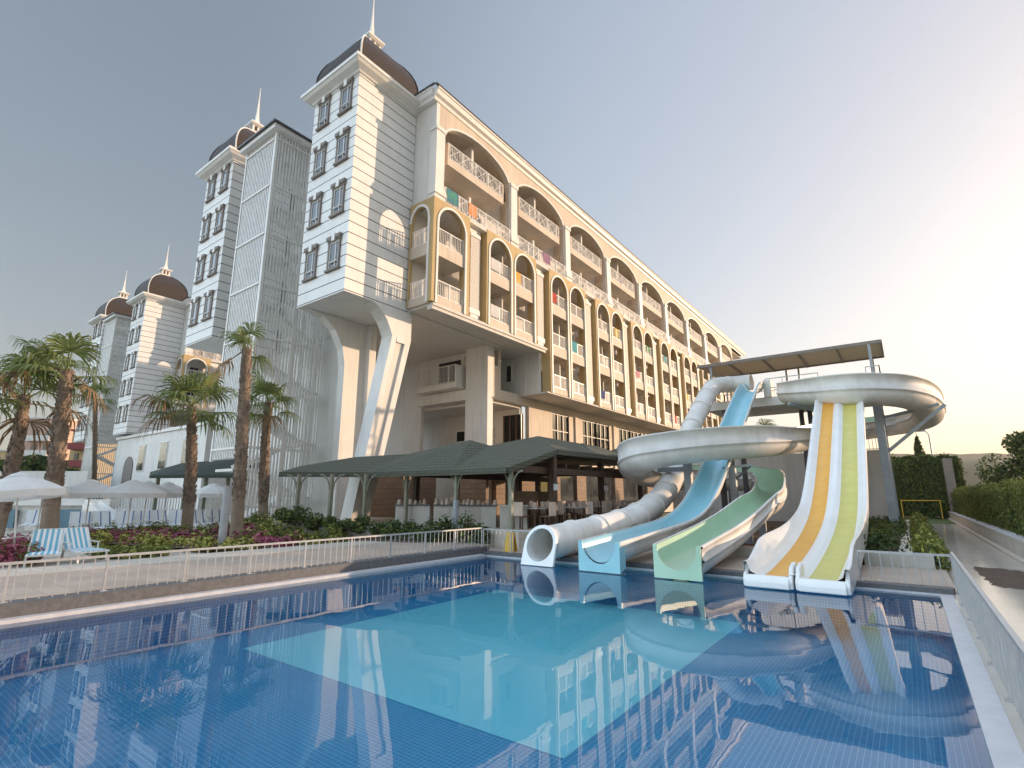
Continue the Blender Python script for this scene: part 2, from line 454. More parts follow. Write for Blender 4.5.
# pool basin
mb = MB()
mb.quad((PX0, PY0, -.8), (PX1, PY0, -.8), (PX1, PY1, -.8), (PX0, PY1, -.8))
for a, b in (((PX0, PY0), (PX1, PY0)), ((PX1, PY0), (PX1, PY1)), ((PX1, PY1), (PX0, PY1)), ((PX0, PY1), (PX0, PY0))):
    mb.quad((a[0], a[1], -.8), (b[0], b[1], -.8), (b[0], b[1], -.1), (a[0], a[1], -.1))
struct('pool_floor', mb, M['mosaic'])
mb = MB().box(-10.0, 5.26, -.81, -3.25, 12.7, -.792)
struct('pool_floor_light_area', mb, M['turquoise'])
mb = MB()
mb.quad((PX0 - .001, PY0 - .001, 0), (PX1 + .001, PY0 - .001, 0), (PX1 + .001, PY1 + .001, 0), (PX0 - .001, PY1 + .001, 0))
struct('pool_water', mb, M['water'])
mb = MB()
mb.box(PX0 - .2, PY0 - .2, -.1, PX0, PY1, .06)
for x0, y0, x1, y1 in ((PX1, PY0 - .2, PX1 + .2, PY1), (PX0, PY0 - .2, PX1, PY0), (PX0, PY1, PX1 - .45, PY1 + .05)):
    mb.box(x0, y0, -.1, x1, y1, .035)
mb.box(PX1 - .45, PY1, -.1, PX1 + .2, PY1 + .05, .035)
struct('pool_coping', mb, M['coping'])
# dark granite step round the left and far side
mb = MB()
mb.box(PX0 - .62, -6, -.1, PX0 - .2, PY1 + .40, .26)
mb.box(PX0 - .2, PY1 + .05, -.1, PX1 + .22, PY1 + .40, .13)
struct('pool_step', mb, M['granite'])
mb = MB(); mb.box(-15.2, -8, -.1, PX0 - .62, 14.6, .266); mb.box(PX0 - .62, PY1 + .40, -.1, .50, 17.0, .136)
struct('pool_deck', mb, M['paving'])
mb = MB(); mb.box(-16.6, -8, -.1, -15.2, 14.6, .270)
struct('pale_path', mb, M['paving_pale'])
mb = MB(); mb.box(-60, -20, -.1, -16.6, 15.0, .10); mb.box(-60, 15.0, -.1, -9.0, 34, .12)
struct('terrace_ground', mb, M['paving_pale'])
mb = MB(); mb.box(PX1 + .2, -6, -.1, 2.45, 47, .03)
struct('stone_walk', mb, M['walk'])
mb = MB(); mb.box(-10.5, 47, -.1, 2.45, 75, .05)
struct('lawn', mb, M['lawn'])
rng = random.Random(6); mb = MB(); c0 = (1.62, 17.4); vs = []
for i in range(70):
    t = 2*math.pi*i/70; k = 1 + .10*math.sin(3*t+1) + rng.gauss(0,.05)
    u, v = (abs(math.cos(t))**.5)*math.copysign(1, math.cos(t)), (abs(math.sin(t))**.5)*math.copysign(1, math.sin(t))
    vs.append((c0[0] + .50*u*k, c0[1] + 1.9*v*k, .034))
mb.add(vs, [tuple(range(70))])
struct('dark_patch', mb, M['soil'])  # flat dark patch with a ragged edge on the walk, bed colour reused
mb = MB().box(-9.0, 17.25, .0, -.45, 40, .34)
struct('bed_soil', mb, M['soil'])
# hills
def hill(name, m, D, x0, x1, base, amp, seed, depth):
    rng = random.Random(seed); ph = [rng.uniform(0, 6.28) for _ in range(8)]; mb = MB(); n = 160; vs = []
    for i in range(n + 1):
        u = i / n; lat = x0 + (x1 - x0) * u
        h = base + amp * (.5 * math.sin(u*7 + ph[0]) + .3 * math.sin(u*17 + ph[1]) + .1 * math.sin(u*43 + ph[2]) + .05 * math.sin(u*140 + ph[3]) + .04 * math.sin(u*310 + ph[4]))
        p = FH * D + RH * lat; q = FH * (D + depth) + RH * lat * (1 + depth / D)
        vs += [(p.x, p.y, -2), (p.x*1.02, p.y*1.02, h * .55), (q.x, q.y, h), (q.x*1.1, q.y*1.1, -2)]
    fs = [(4*i+j, 4*i+4+j, 4*i+5+j, 4*i+1+j) for i in range(n) for j in range(3)]
    mb.add(vs, fs, 0, True); return struct(name, mb, m)
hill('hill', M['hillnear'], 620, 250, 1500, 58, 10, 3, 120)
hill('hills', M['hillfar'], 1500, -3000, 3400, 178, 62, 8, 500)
mb = MB(); a = FH * 330 + RH * 215; 
mb.box(a.x, a.y, -.06, a.x + 110, a.y + 120, 4.2)
tag(mb.build('greenhouse', M['flat_grey']), 'long low grey plastic greenhouse below the wooded hill', 'greenhouse')

# ================================================================== hotel
XB, XA, XW, XG = -20.2, -20.45, -22.25, -22.7
FL = [9.40, 12.68, 15.96, 19.24, 22.52]
BAYP = 7.57

def arch_wall(mb, x0, x1, y0, y1, z0, z1, ops, mi=0, seg=14):
    """wall plate (thickness x0..x1) with arched openings ops=(ya,yb,zbase,zspring,rise)"""
    ops = sorted(ops); y = y0
    for ya, yb, zb, zs, rise in ops:
        if ya > y: mb.box(x0, y, z0, x1, ya, z1, mi)
        if zb > z0: mb.box(x0, ya, z0, x1, yb, zb, mi)
        arc = [((ya+yb)/2 - (yb-ya)/2*math.cos(math.pi*i/seg), zs + rise*math.sin(math.pi*i/seg)) for i in range(seg+1)]
        for i in range(seg):
            a, b = arc[i], arc[i+1]
            mb.prism([(a[0], a[1]), (b[0], b[1]), (b[0], z1), (a[0], z1)], 'x', x0, x1, mi)
        y = yb
    if y < y1: mb.box(x0, y, z0, x1, y1, z1, mi)
def arch_trim(mb, x, ya, yb, zb, zs, rise, wd, th, mi=0, seg=14):
    c = (ya+yb)/2; hw = (yb-ya)/2
    o = lambda t, e: (c - (hw+e)*math.cos(t), zs + (rise+e)*math.sin(t))
    for i in range(seg):
        t0, t1 = math.pi*i/seg, math.pi*(i+1)/seg
        mb.prism([o(t0, -.02), o(t1, -.02), o(t1, wd), o(t0, wd)], 'x', x, x+th, mi)
    mb.box(x, ya-wd, zb, x+th, ya+.02, zs, mi); mb.box(x, yb-.02, zb, x+th, yb+wd, zs, mi)
def rail_y(mb, x, y0, y1, z0, z1, sp=.13, cross=False):
    mb.box(x-.03, y0, z1-.06, x+.03, y1, z1); mb.box(x-.02, y0, z0+.05, x+.02, y1, z0+.10)
    n = max(2, int((y1-y0)/sp))
    for i in range(n+1):
        y = y0+(y1-y0)*i/n; t = .04 if i % 8 == 0 else .014
        mb.box(x-t, y-t, z0, x+t, y+t, z1-.06)
    if cross:
        k = max(1, round((y1-y0)/.9))
        for i in range(k):
            a, b = y0+(y1-y0)*i/k, y0+(y1-y0)*(i+1)/k
            mb.bar((x, a, z0+.1), (x, b, z1-.1), .035); mb.bar((x, b, z0+.1), (x, a, z1-.1), .035)
def rail_x(mb, y, x0, x1, z0, z1, sp=.13):
    mb.box(x0, y-.03, z1-.06, x1, y+.03, z1); mb.box(x0, y-.02, z0+.05, x1, y+.02, z0+.10)
    n = max(2, int((x1-x0)/sp))
    for i in range(n+1):
        x = x0+(x1-x0)*i/n; t = .04 if i % 8 == 0 else .014
        mb.box(x-t, y-t, z0, x+t, y+t, z1-.06)

def tower_window(parent, cx, y, cz, lead):
    """framed window in a wall facing -Y; lead: a copy of the earlier one when given"""
    w_, h_ = .86, 1.58
    o = part('window', parent, (cx, y, cz - h_/2))
    mb = MB()
    for s in (-1, 1): mb.box(cx+s*w_/2, y-.09, cz-h_/2, cx+s*(w_/2+.11), y+.02, cz+h_/2)
    mb.box(cx-w_/2-.16, y-.10, cz+h_/2, cx+w_/2+.16, y+.02, cz+h_/2+.16)
    mb.build('surround', M['brown_surround'], o)
    mb = MB()
    for s in (-1, 1):
        mb = MB(); mb.box(cx+s*.17, y-.18, cz+h_/2+.16, cx+s*(w_/2+.19), y+.02, cz+h_/2+.34)
        mb.box(cx+s*.20, y-.16, cz+h_/2+.10, cx+s*(w_/2+.15), y+.02, cz+h_/2+.16)
        mb.build('lintel', M['brown_surround'], o)
    MB().box(cx-.14, y-.18, cz+h_/2+.02, cx+.14, y+.02, cz+h_/2+.44).build('keystone', M['trim'], o)
    MB().box(cx-w_/2-.19, y-.16, cz-h_/2-.12, cx+w_/2+.19, y+.02, cz-h_/2).build('sill', M['brown_surround'], o)
    mb = MB()
    for s in (-1, 1): mb.box(cx+s*(w_/2-.07), y-.05, cz-h_/2, cx+s*w_/2, y+.02, cz+h_/2)
    mb.box(cx-w_/2+.07, y-.05, cz+h_/2-.07, cx+w_/2-.07, y+.02, cz+h_/2); mb.box(cx-w_/2+.07, y-.05, cz-h_/2, cx+w_/2-.07, y+.02, cz-h_/2+.07)
    mb.box(cx+.10, y-.045, cz-h_/2+.07, cx+.16, y+.02, cz+h_/2-.07)
    mb.box(cx-w_/2+.07, y-.12, cz-h_/2+.36, cx+w_/2-.07, y-.07, cz-h_/2+.40)
    mb.build('frame', M['trim'], o)
    MB().box(cx-w_/2+.02, y-.02, cz-h_/2+.02, cx+w_/2-.02, y-.004, cz+h_/2-.02).build('pane', M['glass'], o)
    return o

def cornice_prof(z): return [(0.0, z), (.10, z+.02), (.16, z+.10), (.48, z+.26), (.60, z+.40), (.66, z+.42), (.66, z+.62), (0.0, z+.64)]
def square_cornice(mb, cx, cy, hx, hy, z):
    pr = cornice_prof(z); vs = []
    for o, zz in pr[:-1] + [(-.3, z+.66)]:
        vs += [(cx-hx-o, cy-hy-o, zz), (cx+hx+o, cy-hy-o, zz), (cx+hx+o, cy+hy+o, zz), (cx-hx-o, cy+hy+o, zz)]
    k = len(vs)//4
    mb.add(vs, [(i*4+j, i*4+(j+1) % 4, (i+1)*4+(j+1) % 4, (i+1)*4+j) for i in range(k-1) for j in range(4)])

def tower(parent, x0, x1, y0, y1, zb, rows):
    cx, cy = (x0+x1)/2, (y0+y1)/2; hx, hy = (x1-x0)/2, (y1-y0)/2
    t = MB().box(x0, y0, zb, x1, y1, 25.78).build('tower', M['siding'], parent, (x0, y0, zb))
    mb = MB(); square_cornice(mb, cx, cy, hx, hy, 25.75); mb.build('cornice', M['trim'], t)
    prof = [(hx-.12, 26.39), (hx-.02, 26.8), (hx+.03, 27.3), (hx+.0, 27.8), (hx-.12, 28.3), (hx-.34, 28.8), (hx-.66, 29.25), (hx-1.06, 29.65), (hx-1.46, 29.95), (hx-1.72, 30.1)]
    sx = hy/hx
    mb = MB(); vs = []
    for r, z in prof: vs += [(cx-r, cy-r*sx, z), (cx+r, cy-r*sx, z), (cx+r, cy+r*sx, z), (cx-r, cy+r*sx, z)]
    k = len(prof)
    mb.add(vs, [(i*4+j, i*4+(j+1) % 4, (i+1)*4+(j+1) % 4, (i+1)*4+j) for i in range(k-1) for j in range(4)] + [tuple((k-1)*4+j for j in range(4))])
    d = mb.build('dome', M['dome'], parent, (cx, cy, 26.65))
    for sxx, syy in ((-1,-1),(1,-1),(1,1),(-1,1)):
        mb = MB(); mb.tube([(cx+sxx*(r+.01), cy+syy*(r*sx+.01), z) for r, z in prof], .05, 6)
        mb.build('ridge', M['trim'] if (sxx, syy) == (1, -1) else M['dome'], d)
    la = part('lantern', parent, (cx, cy, 30.02))
    mb = MB(); mb.box(cx-.52, cy-.52, 30.04, cx+.52, cy+.52, 30.22)
    for i in (-1, 0, 1):
        for j in (-1, 0, 1):
            if i or j: mb.box(cx+i*.38-.07, cy+j*.38-.07, 30.22, cx+i*.38+.07, cy+j*.38+.07, 30.72)
    mb.build('columns', M['trim'], la)
    MB().box(cx-.28, cy-.28, 30.23, cx+.28, cy+.28, 30.71).build('core', M['brown_surround'], la)
    mb = MB(); mb.square_lathe((cx, cy, 0), [(.5, 30.72), (.64, 30.84), (.64, 30.96), (.42, 31.02), (.20, 31.20), (.12, 31.62), (.075, 32.32), (.035, 33.42), (.015, 34.62)])
    mb.build('spire', M['trim'], la)
    for cz in rows:
        for fx in (.255, .75): tower_window(parent, x0 + fx*(x1-x0), y0, cz, None)
    return t

def balcony_door(parent, x, y0, y1, z0, z1, m=None):
    o = part('balcony_door', parent, (x, y0, z0))
    mb = MB(); mb.box(x-.04, y0-.07, z0, x+.05, y0, z1+.07); mb.box(x-.04, y1, z0, x+.05, y1+.07, z1+.07); mb.box(x-.04, y0, z1, x+.05, y1, z1+.07)
    mb.box(x-.03, (y0+y1)/2-.03, z0, x+.045, (y0+y1)/2+.03, z1); mb.build('frame', M['trim'], o)
    MB().box(x-.03, y0, z0, x+.012, y1, z1).build('pane', m or M['glass'], o)

def bay(parent, ys, floors, single=False):
    """yellow balcony bay, two arches (or one), starting at y=ys; floors: levels that carry a balcony"""
    zb, zt = floors[0], 19.24
    W = 3.2 if single else 5.78
    ops = [(ys+.42, ys+W-.42)] if single else [(ys+.30, ys+2.65), (ys+3.13, ys+W-.30)]
    o = part('bay', parent, (XB, ys, zb))
    rise = lambda a, b: (b-a)/2*1.0
    crown = 18.95
    mb = MB(); arch_wall(mb, XB-.28, XB, ys, ys+W, 12.7 if zb > 12 else 9.4, zt, [(a, b, zb+.02, crown-rise(a, b), rise(a, b)) for a, b in ops])
    if single:
        mb2 = mb; xs = (-22.22, XB-.30)
        a, b = xs[0]+.12, xs[1]-.12; r = (b-a)/2; n = 12
        arc = [((a+b)/2 - r*math.cos(math.pi*i/n), crown-.95 + .9*math.sin(math.pi*i/n)) for i in range(n+1)]
        for i in range(n): mb.prism([arc[i], arc[i+1], (arc[i+1][0], zt), (arc[i][0], zt)], 'y', ys, ys+.22)
        mb.box(xs[0], ys, zb, a, ys+.22, zt); mb.box(b, ys, zb, XB-.281, ys+.22, zt)
    else:
        mb.box(XB-.75, ys, zb, XB-.281, ys+.12, zt)
    mb.box(XB-.75, ys+W-.12, zb, XB-.281, ys+W, zt)
    mb.build('bay_wall', M['ochre'], o)
    mb = MB()
    for a, b in ops: arch_trim(mb, XB-.02, a, b, zb-.02, crown-rise(a, b), rise(a, b), .13, .07)
    if single:
        for i in range(n):
            p, q = arc[i], arc[i+1]; c = (a_ := (xs[0]+.12+xs[1]-.12)/2)
            k = lambda s, e: (c+(s[0]-c)*(1+e), crown-.95+(s[1]-crown+.95)*(1+e))
            mb.prism([k(p, -.03), k(q, -.03), k(q, .16), k(p, .16)], 'y', ys-.05, ys+.02)
        mb.box(xs[1]-.14, ys-.05, zb, xs[1]+.02, ys+.02, crown-.95)
    mb.build('arch_trim', M['trim'], o)
    for k, z in enumerate(floors):
        if k: MB().box(XW, ys+.13, z-.22, XB-.29, ys+W-.13, z).build('balcony_slab', M['cream'], o)
        for a, b in ops:
            MB().box(XB-.22, a, z-.05 if k == 0 else z-.30, XB-.06, b, z+.48).build('parapet', M['cream'], o)
            rl = MB(); rail_y(rl, XB-.14, a, b, z+.48, z+1.5, .14); rl.build('balcony_railing', M['rail'], o)
        if single:
            MB().box(XW, ys+.03, z-.05 if k == 0 else z-.3, XB-.3, ys+.19, z+.42).build('parapet', M['cream'], o); rl = MB(); rail_x(rl, ys+.1, XW+.08, XB-.3, z+.42, z+1.5); rl.build('balcony_railing', M['rail'], o)
    if not single:
        for z in floors: MB().box(XW, ys+2.83, z+.003, XB-.95, ys+2.95, z+2.9).build('partition', M['white'], o)
    for z in floors:
        for a, b in ops:
            y1 = b - .15
            balcony_door(o, XW, y1-1.05, y1, z+.02, z+2.25, M['glass_room'])
    return o

def lattice_pilaster(parent, y0, zb):
    o = part('pilaster', parent, (XA, y0, zb))
    MB().box(XA-.3, y0, zb+.7, XA, y0+.85, 18.3).build('lattice_panel', M['lattice'], o)
    mb = MB(); mb.box(XA-.32, y0-.06, zb+.35, XA+.05, y0+.91, zb+.7); mb.box(XA-.3, y0+.08, zb+.12, XA, y0+.77, zb+.35); mb.box(XA-.32, y0-.05, 18.3, XA+.05, y0+.9, 18.55)
    mb.box(XA-.25, y0-.55, zb, XA-.15, y0+1.1, 19.2)
    mb.build('pilaster_end', M['trim'], o)

def top_arch(parent, yc, first=False):
    """one two-storey arch of the top arcade between the pilasters at yc and yc+BAYP"""
    o = part('loggia', parent, (XA, yc, 19.24))
    a, b = yc+.40, yc+BAYP-.40
    mb = MB(); arch_wall(mb, XA-.36, XA, yc, yc+BAYP, 19.24, 25.92, [(a, b, 19.25, 23.75, 1.62)]); mb.build('arcade_wall', M['cream'], o)
    mb = MB(); mb.box(XA-.38, yc-.36, 20.0, XA+.16, yc+.36, 23.9); mb.box(XA-.40, yc-.46, 19.55, XA+.26, yc+.46, 19.78); mb.box(XA-.40, yc-.42, 19.78, XA+.21, yc+.42, 20.0); mb.box(XA-.40, yc-.44, 23.9, XA+.22, yc+.44, 24.15)
    mb.box(XA-.38, yc-.40, 19.26, XA+.18, yc+.40, 19.55)
    mb.build('pilaster', M['trim'], o)
    mb = MB(); arch_trim(mb, XA-.02, a, b, 19.3, 23.75, 1.62, .12, .06); mb.build('arch_trim', M['trim'], o)
    mb = MB(); mb.box(XW, a+.48, 22.22, XA-.1, b-.55, 22.72); mb.box(XW, a+.48, 22.721, XA-.1, a+.6, 23.78); mb.box(XW, b-.67, 22.721, XA-.1, b-.55, 23.78)
    mb.build('balcony', M['cream'], o)
    mb = MB(); rail_y(mb, XA-.14, a+.6, b-.67, 22.72, 23.8, .16, True); mb.build('balcony_railing', M['rail'], o); mb = MB(); rail_y(mb, XB-.12, a+.05, b-.05, 19.26, 20.36, .16, True); mb.build('balcony_railing', M['rail'], o)
    MB().box(XW, yc+BAYP/2-.1, 19.26, XA-.75, yc+BAYP/2+.1, 21.6).build('partition', M['white'], o); MB().box(XW, yc+BAYP/2-.1, 22.723, XA-.6, yc+BAYP/2+.1, 25.4).build('partition', M['white'], o)
    for z in (19.27, 22.74):
        for yy in (yc+1.7, yc+5.4): balcony_door(o, XW, yy-.75, yy+.75, z, z+2.2, M['glass_room'])
    return o

def hotel(name, label, full=True, zt=12.4, rows=(14.7, 17.98, 21.27, 24.55)):
    root = empty(name, (-22.3, 15.2, 0), label, 'hotel')
    XL = -40.5
    tower(root, -26.7, -22.3, 15.2, 19.6, zt, rows)
    tower(root, XL, -36.3, 14.8, 19.2, zt, rows)
    YE = 96.2 if full else 58.4
    nb = 9 if full else 4
    # back walls of the loggias and the body of the block
    mb = MB(); mb.box(XW-.4, 19.62, 12.66, XW, 31.5, 25.9); mb.box(XW-.4, 31.5, 9.42, XW, YE, 25.9)
    mb.box(XL, YE-.4, .1, XW, YE, 25.9); mb.box(XL+.1, 19.7, .1, XW-3.5, 20.2, 25.9) 
    mb.build('facade_wall', M['white'], root)
    # side piece by the tower with the blind arch
    MB().box(XW, 19.62, 19.24, XA-.001, 19.899, 25.89).build('end_wall', M['white'], root)
    # roof and cornice
    mb = MB(); mb.box(XL, 19.66, 26.3, XA, YE, 26.6); mb.build('roof', M['dark_metal'], root)
    mb = MB(); mb.box(XW, 19.64, 25.70, XA-.365, YE-.4, 25.88); mb.build('loggia_ceiling', M['cream'], root)
    pr = [(0, 25.9), (.06, 25.92), (.10, 26.12), (.28, 26.22), (.36, 26.5), (.42, 26.52), (.42, 26.66), (0, 26.66)]
    mb = MB(); mb.prism([(XA+u, z) for u, z in pr], 'y', 19.32, YE)
    mb.prism([((19.62 if u == 0 else 19.36-u*.7), z) for u, z in pr], 'x', -22.25, XA+.003); mb.build('roof_cornice', M['trim'], root)
    mb = MB(); mb.box(XA+.30, 19.1, 26.665, XA+.46, YE, 26.74); mb.box(-22.2, 19.0, 26.665, XA+.30, 19.12, 26.74); mb.build('gutter', M['dark_metal'], root)
    # floors
    mb = MB()
    mb.box(XL+.2, 19.62, 12.42, XW, 31.5, 12.66); mb.box(XW, 19.63, 12.5, XB-.02, 31.48, 12.67)
    mb.box(XG-.3, 31.5, 9.3, XB-.04, YE-.4, 9.41); mb.box(XW, 19.92, 19.0, XB-.03, YE-.4, 19.235)
    mb.box(XB-.5, 19.63, 12.3, XB-.1, 31.4, 12.499)
    mb.build('soffit', M['soffit'], root)
    # bays and arcade
    bay(root, 19.42, FL[1:3], True); lattice_pilaster(root, 23.0, 12.7)
    bay(root, 24.32, FL[1:3]); lattice_pilaster(root, 30.55, 12.7)
    b0 = bay(root, 24.32 + BAYP, FL[0:3]); lattice_pilaster(root, 24.32 + BAYP + 6.23, 9.4)
    lp = COL.objects[-1].parent
    ta = top_arch(root, 19.9)
    fresh()
    for k in range(1, nb):
        copy_tree(ta, root, ta.location + V(0, BAYP*k, 0))
        if k > 1:
            copy_tree(b0, root, b0.location + V(0, BAYP*(k-1), 0)); copy_tree(lp, root, lp.location + V(0, BAYP*(k-1), 0))
    # ground storeys
    mb = MB()
    mb.box(XG-.35, 28.16, 8.65, XG, 31.2, 9.4); mb.box(XG-.35, 31.2, 8.65, XG, YE-.4, 9.29)      # beam band
    mb.box(XG-.35, 28.16, 9.4, XG, 28.3, 12.49); mb.box(XG-.35, 28.75, 9.4, XG, 29.04, 12.49); mb.box(XG-.35, 28.3, 9.4, XG, 28.75, 11.1); mb.box(XG-.35, 28.3, 12.25, XG, 28.75, 12.49)
    yy = [(32.6, 35.96)]; wins = [(35.96, 38.63), (41.04, 46.28), (48.48, 54.11), (56.29, 61.9), (64.1, 69.7), (71.9, 77.5), (79.7, 85.3), (87.5, 93.0)]
    last = 32.6
    for a, b in wins:
        mb.box(XG-.35, last, .1, XG, a, 8.645); mb.box(XG-.35, a, .1, XG, b, 4.6); last = b
    mb.box(XG-.35, last, .1, XG, YE-.4, 8.645)
    mb.build('lower_wall', M['cream'], root)
    for a, b in (wins if full else wins[:2]):
        o = part('window', root, (XG, a, 4.6)); f = MB(); g = MB(); n = max(1, round((b-a)/2.7))
        for i in range(n):
            p, q = a+(b-a)*i/n, a+(b-a)*(i+1)/n
            for j in range(4): f.box(XG-.22, p+(q-p)*j/3-.06, 4.6, XG-.05, p+(q-p)*j/3+.06, 8.64)
        for zz in (4.63, 5.9, 7.2, 8.58): f.box(XG-.20, a+.06, zz-.04, XG-.07, b-.06, zz+.04)
        f.build('frame', M['dark_metal'], o)
        MB().box(XG-.19, a+.02, 4.62, XG-.14, b-.02, 8.62).build('pane', M['glass'], o)
    for a in (39.8, 47.3, 55.1, 63.0):
        if full: MB().box(XG, a-.28, .1, XG+.14, a+.28, 8.64).build('wall_pilaster', M['cream'], root)
    # end wall under the overhang, lower block face
    mb = MB(); mb.box(-24.6, 31.52, 9.42, XB-.8, 31.8, 12.64); mb.build('block_end', M['white'], root)
    o = part('window', root, (-23.9, 31.5, 10.6)); MB().box(-24.05, 31.46, 10.5, -23.5, 31.53, 11.9).build('frame', M['trim'], o); MB().box(-23.98, 31.44, 10.57, -23.57, 31.455, 11.83).build('pane', M['glass'], o)
    mb = MB(); mb.box(-24.75, 27.55, .1, XG+.004, 28.15, 12.49); mb.build('corner_column', M['white'], root)
    mb = MB(); mb.box(-36, 28.2, 8.7, -24.4, 28.5, 12.45); mb.box(-36, 28.2, .1, -30.0, 28.5, 8.7); mb.box(-30.0, 27.7, 8.72, -24.77, 28.19, 9.5)
    mb.build('recess_wall', M['white'], root)
    MB().box(-31.9, 19.75, .1, -30.3, 21.2, 12.41).build('pillar', M['white'], root)
    mb = MB(); mb.box(-36, 31.9, .1, XG-.4, 32.2, 12.45); mb.box(-36, 28.51, 8.45, XG-.36, 31.9, 8.64); mb.build('recess_back_wall', M['soffit'], root)
    o = part('balcony', root, (-29.2, 26.9, 9.7))
    MB().box(-29.2, 26.9, 9.55, -25.1, 28.19, 9.95).build('balcony_slab', M['white'], o)
    mb = MB(); rail_x(mb, 26.98, -29.15, -25.25, 9.95, 11.3); mb.build('balcony_railing', M['rail'], o)
    MB().box(-25.24, 26.9, 9.951, -25.1, 28.19, 11.25).build('side_panel', M['white'], o)
    balcony = o
    o = part('door', root, (-27.6, 28.1, 9.9)); MB().box(-28.4, 28.14, 9.96, -25.5, 28.199, 12.1).build('frame', M['trim'], o); MB().box(-28.1, 28.12, 9.97, -25.8, 28.139, 11.95).build('pane', M['glass'], o)
    o = part('window', root, (-29, 31.9, 4)); mb = MB()
    for i in range(5): mb.box(-29.6+i*1.0, 31.82, 1.0, -29.5+i*1.0, 31.89, 7.2)
    for zz in (1.0, 4.5, 6.2, 7.1): mb.box(-29.6, 31.825, zz, -25.5, 31.885, zz+.1)
    mb.build('frame', M['trim'], o); MB().box(-29.6, 31.86, 1.0, -25.5, 31.895, 7.2).build('pane', M['glass_dark'], o)
    o = part('window', root, (-24.9, 32, 1)); mb = MB()
    for i in range(4): mb.box(-24.6+i*.6, 31.8, .3, -24.5+i*.6, 31.87, 8.0)
    mb.build('frame', M['brown_door'], o); MB().box(-24.6, 31.85, .3, -22.9, 31.896, 8.0).build('pane', M['glass_dark'], o)
    # stone clad ground floor
    for a, b in ((28.2, 29.2), (31.2, 33.0), (35.2, 36.5), (39.2, 40.8), (46.5, 48.3), (54.3, 56.1)): MB().box(XG+.001, a, .1, XG+.32, b, 4.2).build('stone_cladding', M['stone'], root)
    MB().box(-31, 21.3, .1, -27.4, 27.5, 4.2).build('stone_cladding', M['stone'], root); MB().box(-24.9, 27.3, .1, XG+.15, 27.549, 4.2).build('stone_cladding', M['stone'], root)
    for a, b in ((29.4, 31.0), (33.4, 34.9), (36.8, 39.0), (41.2, 46.2), (48.6, 54.0)):
        o = part('door', root, (XG, a, .1)); MB().box(XG+.002, a-.1, .1, XG+.10, b+.1, 3.7).build('frame', M['wood_dark'], o); MB().box(XG+.08, a, .2, XG+.12, b, 3.6).build('pane', M['glass'], o)
    # pillars that carry the tower
    def plate(x0, x1, poly, nm): 
        o = MB(); o.prism(poly, 'x', x0, x1); return o.build(nm, M['white'], root)
    if zt > 11:
        curve = [(17.0, 12.38), (17.5, 12.1), (18.0, 11.62), (18.3, 11.1), (18.45, 10.75)]
        pl = plate(-23.1, -22.31, curve + [(16.37, .2), (17.45, .2), (19.85, 10.78), (19.85, 12.38)], 'pillar')
        mb = MB(); mb.prism([(18.78, 10.5), (16.95, 1.4), (17.28, 1.4), (19.42, 10.5)], 'x', -22.309, -22.30)
        mb.build('pillar_panel', M['soffit'], pl)
        fr = MB()
        for q in ([(18.45, 10.75), (18.78, 10.75), (16.7, .4), (16.37, .4)], [(19.46, 10.75), (19.85, 10.75), (17.45, .4), (17.12, .4)], [(18.79, 10.45), (19.39, 10.45), (19.45, 10.75), (18.79, 10.75)]):
            fr.prism(q, 'x', -22.299, -22.18)
        fr.prism([(18.45, 10.755), (19.85, 10.755), (19.85, 12.37), (17.02, 12.37), (17.5, 12.1), (18.0, 11.62), (18.3, 11.1)], 'x', -22.299, -22.19)
        fr.build('pillar_edge', M['white'], pl)
        plate(-26.69, -26.1, [(15.4, 12.38), (16.6, 12.2), (17.4, 11.6), (18.0, 10.6), (18.2, 9.6), (18.2, .2), (19.9, .2), (19.9, 12.38)], 'pillar')
    return root

def stair_tower(label):
    root = empty('stair_tower', (-29.5, 14.4, 0), label, 'stair tower')
    mb = MB(); sp = .205
    x = -33.2
    while x <= -29.5: mb.box(x-.045, 14.365, 4.0, x+.045, 14.435, 24.7); x += sp
    y = 14.4
    while y <= 18.4:
        mb.box(-29.535, y-.045, .2, -29.465, y+.045, 24.7); y += sp
    x = -33.2
    while x <= -29.5: mb.box(x-.03, 19.0, .2, x+.03, 19.06, 24.7); x += sp * 1.4
    mb.build('tube_screen', M['rail'], root)
    mb = MB()
    for xx, yy in ((-29.5, 14.4), (-29.5, 16.7), (-29.5, 18.4), (-33.2, 14.4)): MB().box(xx-.08, yy-.08, .1 if xx > -33 else 3.9, xx+.08, yy+.08, 24.7).build('post', M['trim'], root)
    for k in range(8):
        z = 1.3 + 3.28*k
        if z > 4: MB().box(-33.2, 14.30, z-.06, -29.59, 14.36, z+.06).build('rail', M['trim'], root)
        MB().box(-29.46, 14.5, z-.06, -29.40, 18.3, z+.06).build('rail', M['trim'], root)
    for k in range(8):
        z = .2 + 3.28*k
        if z > 23: break
        mb = MB(); mb.box(-33.0, 14.6, z+3.1, -29.7, 15.5, z+3.25)
        mb.box(-33.0, 18.0, z+1.5, -29.7, 18.9, z+1.65)
        mb.bar((-31.9, 18.2, z+1.6), (-31.9, 15.3, z+.1), 1.3, .22); mb.bar((-30.5, 18.2, z+1.6), (-30.5, 15.3, z+3.1), 1.3, .22)
        mb.build('stair_flight', M['white'], root)
    mb = MB(); mb.box(-33.6, 14.0, 24.7, -29.1, 19.3, 25.0); mb.build('roof_frame', M['trim'], root)
    mb = MB(); mb.box(-33.75, 13.85, 25.001, -28.95, 19.4, 25.12); mb.build('roof', M['dark_metal'], root)
    return root
h1 = hotel('hotel_building', 'white hotel wing with yellow arched balconies running beside the water slides', True)
s1 = stair_tower('white tubular stair tower standing between the two nearest domed towers')
